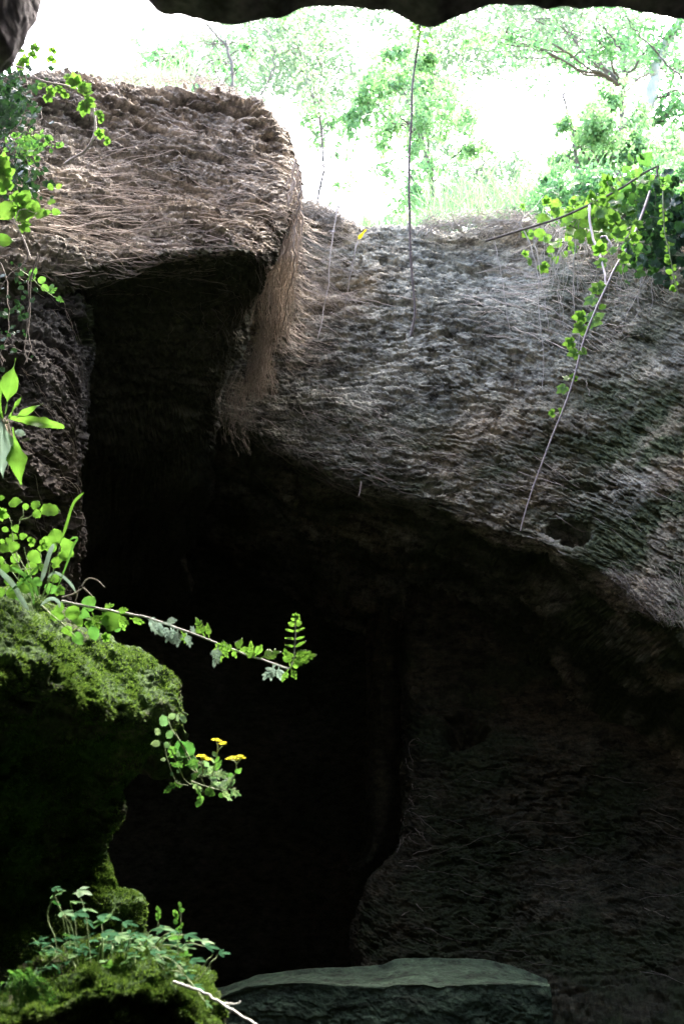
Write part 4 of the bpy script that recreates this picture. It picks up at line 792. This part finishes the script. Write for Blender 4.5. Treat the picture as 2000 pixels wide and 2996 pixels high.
for k in range(14): leaf(l1, 524+q.uniform(-8, 8), 2650+k*6, YL-.05, q.uniform(12, 20), q.uniform(30, 150), 'ov')
for k in range(6): leaf(l1, 465+q.uniform(-3, 3), 2664+k*6, YL-.05, 14, q.uniform(60, 120), 'ov')
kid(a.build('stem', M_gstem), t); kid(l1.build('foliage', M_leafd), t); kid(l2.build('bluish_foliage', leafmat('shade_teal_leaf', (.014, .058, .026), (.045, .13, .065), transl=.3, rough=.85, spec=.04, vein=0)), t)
t = empty('fern_tuft', at(90, 2880, 2.0), 'drooping feathery fern tuft in the bottom left corner', 'fern'); l = Acc()
for k in range(34):
    x = q.uniform(20, 130); x1 = x+q.uniform(-40, 110); pp = [(x, 2850+q.uniform(-20, 30), 2.02), ((x+x1)/2, 2880+q.uniform(-10, 20), 1.98), (x1, 2960+q.uniform(-20, 60), 1.98)]
    P = path(pp, 16)
    for i in range(1, 16):
        T = unit(P[i]-P[i-1])
        for sg in (-1, 1): leafgeo(l, P[i], unit(T*.8+sg*np.cross(T, VW)*.7), -VW, .012*(1.15-i/16), lambda t: .13*np.sin(np.pi*np.clip(t, .03, 1)), 0, .2, K=4, seed=i, M=1)
    tubes(l, P, np.linspace(.0012, .0005, 16), 3)
kid(l.build('fronds', M_leafd), t)
t = empty('pale_branch', at(515, 2874, 1.98), 'thin pale bare branch slanting down right from the mossy mound', 'branch'); a = Acc()
stem(a, [(x, y, Y) for x, y, Y in ((505, 2872, 2.0), (560, 2892, 1.98), (600, 2908, 1.96), (640, 2932, 1.94), (690, 2962, 1.92), (745, 2996, 1.9), (800, 3030, 1.88))], .0026, .002, 40, .003, 2, 6, .3)
stem(a, [(x, y, 1.95) for x, y in ((645, 2935), (668, 2938), (690, 2938), (706, 2928))], .002, .001, 16, .002, 5)
stem(a, [(x, y, 1.95) for x, y in ((674, 2950), (676, 2958), (672, 2964))], .0015, .001, 8)
kid(a.build('stem', flatmat('white_branch', (.5, .54, .5), (.7, .72, .68), 30, .7)), t)
# ------------------------------------------------------------------ moss: tufts on the ledge and the mound
def tufts(S, n, wf, rs, size=(.004, .009)):
    v, u = seeds(S, wf, n, rs); P = bil(S['F'], v, u); N = bil(S['N'], v, u)
    a = Acc()
    d = N+rs.normal(size=(n, 3))*.55; d /= np.linalg.norm(d, axis=1)[:, None]
    s = np.cross(d, rs.normal(size=(n, 3))); s /= np.linalg.norm(s, axis=1)[:, None]
    L = rs.uniform(size[0], size[1], n)[:, None]
    V = np.stack([P-N*.002-s*L*.22, P-N*.002+s*L*.22, P+d*L*.6+s*L*.16, P+d*L], 1)
    idx = np.arange(n*4).reshape(n, 4)
    a.add(V, idx[:, [0, 1, 2, 3]]); return a
rs = np.random.RandomState(77)
def wD(px, py): return (.12+sstep(-.1, .4, fbm(px*.012, py*.012, 1.5, 3)))*(py > 1600)*(py < 3000)
a = tufts(D, 90000, wD, rs); tag(a.build('moss', M_moss, smooth=False), 'short green moss covering the rock ledge', 'moss', kind='stuff')
a = tufts(E, 50000, wD, rs); tag(a.build('mound_moss', M_moss, smooth=False), 'short moss covering the low mound', 'moss', kind='stuff')
M_far = leafmat('far_leaf', (.10, .17, .105), (.19, .28, .18), transl=.35, tcol=(1.4, 1.5, 1.3), vein=0)
# ------------------------------------------------------------------ trees and bushes on the rim, against the sky
def tree(name, label, cat, base, Y, clumps, n, lsize, mat, r0=.09, seed=1, twig=.012, droop=0., group=None, trunk=True, kinds=W_OV):
    """base: pixel of the foot; clumps: (px, py, radius px, weight)"""
    q = np.random.RandomState(seed); b = at(base[0], base[1], Y); t = empty(name, b, label, cat, group); a = Acc(); l = Acc()
    cs = [(at(x, y, Y+q.uniform(-.9, .9)), r*ppx(x, y, Y), w) for x, y, r, w in clumps]
    top = sum(c*w for c, r, w in cs)/sum(w for c, r, w in cs)
    trunkp = path(A_([b-A_((0, 0, .4)), b*.6+top*.4+A_((q.normal()*.15, 0, .1)), top*.9+b*.1]), 30, .06, seed)
    if trunk: tubes(a, trunkp, np.linspace(r0, r0*.35, 30), 7)
    for c, r, w in cs:
        i = int(np.clip(np.argmin(np.linalg.norm(trunkp-c, axis=1))-6, 3, 29)); s = trunkp[i]
        P = path(A_([s, s*.55+c*.45+A_((0, 0, .12)), c]), 18, .07, seed+i)
        if trunk: tubes(a, P, np.linspace(r0*.32, twig*.6, 18), 5)
        nt_ = max(4, int(8*w)); ntw = []
        for k in range(nt_):
            st = P[q.randint(8, 18)]; d = q.normal(size=3)*A_((1, .8, .8)); e = c+d*r*.62-A_((0, 0, droop*q.rand()*r))
            T = path(A_([st, st*.5+e*.5+q.normal(size=3)*.12*r, e]), 14, .03, k+seed); ntw.append(T)
            tubes(a, T, np.linspace(twig, twig*.3, 14), 3)
        m = int(n*w)
        for k in range(m):
            T = ntw[q.randint(len(ntw))]; p = T[q.randint(4, 14)]+q.normal(size=3)*r*.16
            ax = q.normal(size=3); ax[2] -= .4+droop*.4; nr = q.normal(size=3)+A_((0, -.3, .5))
            ax = unit(ax); nr = unit(nr-ax*np.dot(nr, ax))
            leafgeo(l, p, ax, nr, lsize*q.uniform(.6, 1.35), kinds, .1, .2, K=4, seed=k, M=1)
    kid(a.build('trunk', M_bark), t); kid(l.build('crown', mat), t); return t
TG = 'trees beyond the rim against the sky'
tree('leafy_tree', 'tall pale green tree with thin drooping twigs behind the hanging stem', 'tree', (1260, 760), 10., [(1180, 110, 70, .8), (1130, 200, 80, .9), (1070, 290, 90, 1), (1250, 250, 90, 1.1), (1310, 330, 80, .8), (1150, 380, 70, .8), (1290, 120, 80, .7), (1010, 330, 80, .6), (1230, 330, 80, .8), (1400, 400, 80, .5), (1230, 480, 90, .5), (1080, 480, 90, .45), (1180, 560, 90, .5)], 1000, .055, M_tree, .05, 3, .006, .8, TG)
tree('leafy_tree', 'sparse bluish green tree with a thin forked trunk above the boulder', 'tree', (690, 420), 8.5, [(470, 150, 90, .8), (540, 190, 70, .8), (620, 180, 70, .3), (700, 170, 60, .5), (460, 230, 60, .3), (640, 120, 60, .12), (560, 250, 60, .3), (740, 150, 50, .25)], 300, .05, M_treeb, .028, 5, .008, .5, TG)
tree('leafy_tree', 'pale tree with small scattered leaves just right of the boulder', 'tree', (900, 720), 9., [(900, 250, 60, .25), (930, 300, 90, .9), (890, 340, 60, .5), (960, 380, 70, .5), (1000, 200, 60, .3), (880, 180, 60, .2), (820, 60, 60, .6), (860, 110, 70, .4), (940, 80, 80, .6), (980, 440, 60, .2)], 330, .045, M_tree, .02, 7, .006, .6, TG)
tree('leafy_tree', 'tall tree with thick leaning pale trunk at the upper right', 'tree', (1790, 560), 11., [(1750, 110, 110, .8), (1850, 60, 90, .9), (1700, 180, 80, .5), (1960, 100, 110, 1.1), (1990, 260, 90, .9), (1960, 330, 60, .6), (2050, 180, 120, 1), (1650, 80, 90, .4), (1480, 90, 90, .4), (1560, 50, 90, .35), (1400, 110, 70, .3), (1480, 160, 60, .2)], 560, .06, M_treeb, .06, 9, .012, .3, TG)
tree('leafy_bush', 'dense mint green bush rising behind the right end of the wall', 'bush', (1740, 700), 9., [(1780, 300, 70, .9), (1750, 370, 80, 1.2), (1800, 430, 90, 1.4), (1700, 440, 80, 1.), (1860, 420, 80, 1.1), (1900, 480, 80, 1.1), (1660, 340, 60, .5), (1720, 500, 80, 1), (1840, 340, 50, .5), (1640, 470, 70, .7), (1960, 430, 80, 1)], 950, .05, M_tree, .05, 11, .008, .1, TG)
tree('leafy_bush', 'bright green bush hanging over the far right rim', 'bush', (1950, 760), 7.2, [(1900, 540, 80, 1), (1980, 520, 90, 1.2), (1830, 560, 80, .9), (1760, 590, 80, .7), (1950, 600, 80, 1), (2040, 580, 100, 1), (1700, 610, 60, .4), (1860, 620, 50, .6)], 850, .05, M_treeb, .04, 12, .006, .2, TG)
tree('leafy_bush', 'low mid green bush along the rim under the mint green bush', 'bush', (1700, 720), 8., [(1560, 590, 60, .6), (1620, 560, 70, .9), (1690, 570, 70, 1), (1760, 540, 70, 1), (1500, 620, 50, .4), (1640, 620, 60, .8), (1580, 520, 50, .4)], 520, .045, M_treeb, .03, 15, .005, .2, TG)
l = Acc(); q = np.random.RandomState(21); n = 420000
x = q.uniform(380, 2300, n); y = q.uniform(-250, 680, n)
dn = fbm(x*.0034, y*.0042, 4.4, 4)+.30*sstep(600, 1700, x)-.02+.35*sstep(350, 620, y)*sstep(950, 1300, x)-.25*sstep(700, 450, x)
k_ = q.rand(n)*.8 < dn*(.55+.45*sstep(-.3, .3, fbm(x*.02, y*.02, 9.4, 2))); x = x[k_]; y = y[k_]; n = len(x)
Yq = q.uniform(14, 22, n); dyy = -(y-1498)/F; kk = Yq/(CP-dyy*SP); p = np.stack([(x-1000)/F*kk, Yq, CAMZ+(SP+dyy*CP)*kk], 1)
ax = q.normal(size=(n, 3)); ax /= np.linalg.norm(ax, axis=1)[:, None]; sd = np.cross(ax, q.normal(size=(n, 3))); sd /= np.linalg.norm(sd, axis=1)[:, None]; L = q.uniform(.025, .065, n)[:, None]
V = np.stack([p-ax*L, p+sd*L*.45, p+ax*L, p-sd*L*.45], 1); l.add(V, np.arange(n*4).reshape(n, 4))
tag(l.build('distant_foliage', M_far), 'far pale wood of small leaves filling the sky behind the rim trees', 'foliage', kind='stuff')
# thick leaning trunk
t = empty('tree_trunk', at(1860, 420, 10.5), 'pale blurred leaning tree trunk in the gap at the upper right', 'tree trunk'); a = Acc()
stem(a, [(1850, 470, 10.5), (1870, 370, 10.5), (1895, 300, 10.5), (1912, 240, 10.5), (1918, 190, 10.5), (1990, 60, 10.4), (2100, -60, 10.4)], .075, .06, 40, .04, 2, 9, .2)
kid(a.build('bark', flatmat('pale_bark', (.30, .33, .30), (.45, .48, .44), 12, .9)), t)
t = empty('bare_tree', at(1700, 620, 8.6), 'thin dark bare sapling leaning in front of the mint green bush', 'sapling'); a = Acc()
stem(a, [(1700, 640, 8.6), (1690, 500, 8.6), (1672, 400, 8.6), (1655, 330, 8.6), (1646, 265, 8.6)], .022, .012, 40, .03, 2, 6, .3)
for pp in ([(1688, 425), (1730, 440), (1765, 446), (1800, 470)], [(1672, 400), (1640, 370), (1620, 330)], [(1690, 480), (1650, 450)], [(1655, 330), (1690, 290)]): stem(a, [(x, y, 8.6) for x, y in pp], .011, .004, 16, .02, 3, 5)
kid(a.build('trunk', M_bark), t)
t = empty('bare_tree', at(680, 330, 8.2), 'slender forked grey sapling behind the top of the boulder', 'sapling'); a = Acc()
stem(a, [(685, 360, 8.2), (680, 250, 8.2), (676, 190, 8.2), (664, 140, 8.2), (640, 110, 8.2), (605, 70, 8.2)], .022, .009, 40, .02, 2, 6, .4)
for pp in ([(664, 140), (662, 110), (670, 60)], [(660, 130), (610, 128), (570, 112)], [(680, 220), (705, 205), (722, 195)], [(676, 190), (640, 180), (610, 186)], [(664, 130), (700, 120)]): stem(a, [(x, y, 8.2) for x, y in pp], .009, .003, 16, .02, 4, 5)
kid(a.build('trunk', M_bark), t)
t = empty('bare_tree', at(780, 400, 8.0), 'very thin crooked dark sapling over the right shoulder of the boulder', 'sapling'); a = Acc()
stem(a, [(775, 320, 8.0), (768, 275, 8.0), (790, 230, 8.0), (800, 170, 8.0), (800, 130, 8.0), (770, 80, 8.0)], .009, .005, 40, .04, 6, 5, .4)
for pp in ([(768, 275), (735, 270)], [(790, 230), (815, 190)], [(800, 150), (770, 120)]): stem(a, [(x, y, 8.0) for x, y in pp], .005, .003, 12, .02, 4, 5)
kid(a.build('trunk', M_bark), t)
for k, (lab, pts) in enumerate([('long dark twig crossing the sky at the top right corner', [(1990, 230), (1950, 190), (1900, 140), (1860, 90), (1820, 50)]), ('short forked dark twig under the roof lip at the right', [(1815, 145), (1790, 120), (1770, 85), (1745, 50)]),
     ('fine twig curving down in the middle of the bright sky', [(1400, 530), (1390, 510), (1410, 480), (1420, 440), (1460, 400)]), ('fine dark twig hanging high between hanging stem and right trees', [(1690, 135), (1670, 100), (1650, 70)])]):
    t = empty('twig', at(*pts[0], 6.5), lab, 'twig'); a = Acc(); P = stem(a, [(x, y, 6.5) for x, y in pts], .008 if k < 2 else .004, .004 if k < 2 else .002, 40, .03, k, 5, .4)
    q = np.random.RandomState(k)
    for _ in range(9):
        s = P[q.randint(3, 38)]; e = s+q.normal(size=3)*A_((.09, .05, .09)); tubes(a, A_([s, (s+e)/2+q.normal(size=3)*.01, e]), A_([.003, .002, .001]), 4)
    kid(a.build('stem', M_bark), t)
# ---- grasses, dry twigs and low leaves along the rim
def scatter_blades(n, fx, Yr, base_y, h, seed, mat, name, label, lean=.3, w=.006):
    q = np.random.RandomState(seed); l = Acc()
    for k in range(n):
        x = q.uniform(*fx); Y = q.uniform(*Yr); b = at(x, base_y(x), Y)-A_((0, 0, .05)); H_ = q.uniform(*h)
        d = A_((q.normal()*lean, q.normal()*lean, 1.)); e = b+d*H_; m = b+d*H_*.55+A_((0, 0, H_*.08)); e = e-A_((0, 0, H_*.15*q.rand()))
        P = path(A_([b, m, e]), 7); sd = unit(np.cross(d, q.normal(size=3)+A_((0, 1, 0))))
        ww = w*q.uniform(.6, 1.4)*A_([.6, 1, 1, .9, .7, .4, .05]); V = np.stack([P-sd*ww[:, None], P+sd*ww[:, None]], 1)
        l.add(V, grid_faces(7, 2))
    return tag(l.build(name, mat), label, 'grass', kind='stuff')
ry = lambda x: np.interp(x, [800, 900, 1080, 1280, 1500, 1720, 1900, 2060], [600, 622, 660, 660, 650, 680, 700, 710])
scatter_blades(900, (1240, 2050), (7.8, 10.), lambda x: ry(x)-20, (.15, .75), 3, M_tree, 'tall_grass', 'tall pale green grass standing behind the right part of the rim', lean=.5, w=.007)
scatter_blades(260, (1050, 1300), (7.7, 8.4), lambda x: ry(x)-6, (.06, .2), 4, M_tree, 'short_grass', 'short grass on the rim left of the hanging stem')
a = Acc(); q = np.random.RandomState(6)
for k in range(1500):
    x = q.choice([q.uniform(1240, 1560), q.uniform(1500, 2000), q.uniform(860, 1000)]); yy = ry(x)+q.normal()*14-6+(14 if x > 1560 else 0)+max(0, (x-1600)*.10)*q.rand(); Y = np.interp(x, [900, 1280, 1500, 2000], [7.65, 7.5, 7.3, 6.0])-.05-q.rand()*.15
    c = at(x, yy, Y); d = unit(q.normal(size=3)*A_((1, .5, .55)))*q.uniform(.03, .16)
    tubes(a, path(A_([c-d, c+q.normal(size=3)*.012, c+d-A_((0, 0, .02))]), 6), np.linspace(.0035, .0015, 6)*q.uniform(.6, 1.3), 3)
tag(a.build('rim_twigs', M_dry), 'litter of dry twigs and dead stalks along the top of the wall', 'twigs', kind='stuff')
a = Acc(); l = Acc(); q = np.random.RandomState(16)
for k in range(90):
    x = q.uniform(1560, 1960); y0 = ry(x)+q.uniform(-60, 60); L = q.uniform(60, 240); Y = np.interp(x, [1500, 2000], [6.8, 5.7])-q.rand()*.3
    P = path([(x, y0, Y), (x+q.normal()*18, y0+L*.4, Y-.05), (x+q.normal()*40, y0+L, Y-.02)], 16, .03, k); tubes(a, P, np.linspace(.0038, .0016, 16)*q.uniform(.6, 1.3), 3)
tag(a.build('dry_stalks', M_dry), 'dry stalks and runners hanging over the right end of the wall', 'stalks', kind='stuff')
def lowplant(label, x, y, n, sp, Y, mat, seed, size=46):
    t = empty('leafy_shrub', at(x, y+40, Y), label, 'shrub', 'small shrubs over the right end of the wall'); q = random.Random(seed); a = Acc(); l = Acc()
    for k in range(max(4, n//6)):
        stem(a, [(x+q.uniform(-10, 10), y+40, Y), (x+q.uniform(-.6, .6)*sp, y, Y), (x+q.uniform(-1, 1)*sp, y-q.uniform(-.5, 1)*sp, Y-.05)], .004, .002, 12, .02, k, 4)
    for k in range(n):
        leaf(l, x+q.gauss(0, .5)*sp, y+q.gauss(0, .45)*sp, Y+q.uniform(-.2, .2), size*q.uniform(.5, 1.2), q.uniform(-60, 240), q.choice(['lob', 'tri', 'ov', 'ht']), tilt=(q.uniform(-.9, .9), q.uniform(-.9, .9)))
    kid(a.build('stem', M_bark), t); kid(l.build('foliage', mat), t)
lowplant('bright green shrub at the foot of the slanting bare branch', 1700, 640, 60, 90, 5.9, M_leaf, 1)
lowplant('green shrub above the top of the leafy vine', 1800, 610, 80, 90, 5.7, M_leaf, 2)
lowplant('green shrub under the upper end of the slanting bare branch', 1880, 560, 90, 90, 5.6, M_leafd, 3)
lowplant('dense dark shrub at the right edge behind the thorny sprig', 1975, 640, 150, 110, 5.3, M_ivy, 4, 40)
lowplant('small dark green shrub low on the right end of the wall', 1870, 760, 60, 60, 5.2, M_leafd, 5, 34)
lowplant('small yellow green shrub at the rim above the dry vines', 1600, 680, 26, 80, 6.3, M_leaf, 6, 34)
lowplant('dark shrub right of the leafy vine above the shaded wall', 1940, 730, 110, 80, 5.1, M_ivy, 7, 36)
# litter and low plants on top of the boulder
a = Acc(); q = np.random.RandomState(9)
for k in range(500):
    x = q.uniform(150, 700); yy = np.interp(x, [0, 250, 400, 600, 740], [246, 240, 236, 240, 290])+q.normal()*5-3
    c = at(x, yy, 5.1+q.rand()*.5); d = unit(q.normal(size=3)*A_((1, .5, .5)))*q.uniform(.01, .06)
    tubes(a, path(A_([c-d, c+q.normal(size=3)*.01, c+d]), 5), np.linspace(.003, .001, 5), 3)
tag(a.build('boulder_litter', M_dry), 'fine dry litter on the top edge of the boulder', 'twigs', kind='stuff')
scatter_blades(420, (150, 560), (6.5, 8.), lambda x: 245, (.05, .35), 14, M_tree, 'distant_grass', 'pale washed out grass behind the top of the boulder', w=.006)
# ------------------------------------------------------------------ light
SUN_EL, SUN_AZ = 61, 28       # azimuth: direction the sun stands in, degrees from +Y clockwise
w = bpy.data.worlds.new('World'); SC.world = w; w.use_nodes = True; nt = w.node_tree
sk = nt.nodes.new('ShaderNodeTexSky'); sk.sky_type = 'NISHITA'; sk.sun_disc = False
sk.sun_elevation = math.radians(SUN_EL); sk.sun_rotation = math.radians(SUN_AZ); sk.air_density = .9; sk.dust_density = 6.
bg = nt.nodes['Background']; nt.links.new(sk.outputs[0], bg.inputs[0]); bg.inputs[1].default_value = .15
sd = bpy.data.lights.new('sun', 'SUN'); sd.energy = .45; sd.angle = math.radians(9); sd.color = (1, .95, .87)
so = bpy.data.objects.new('sun', sd); COL.objects.link(so)
e, a = math.radians(SUN_EL), math.radians(SUN_AZ)
dv = Vector((math.cos(e)*math.sin(a), math.cos(e)*math.cos(a), math.sin(e)))
so.rotation_euler = dv.to_track_quat('Z', 'Y').to_euler(); so.location = dv*60
vs = SC.view_settings; vs.view_transform = 'Standard'; vs.look = 'None'; vs.exposure = 4.12; vs.gamma = 1; vs.use_curve_mapping = False
SC.render.engine = 'CYCLES'; cy = SC.cycles
cy.max_bounces = 4; cy.diffuse_bounces = 2; cy.glossy_bounces = 2; cy.transmission_bounces = 2; cy.transparent_max_bounces = 4
cy.use_denoising = True
try: cy.denoiser = 'OPENIMAGEDENOISE'
except Exception: pass
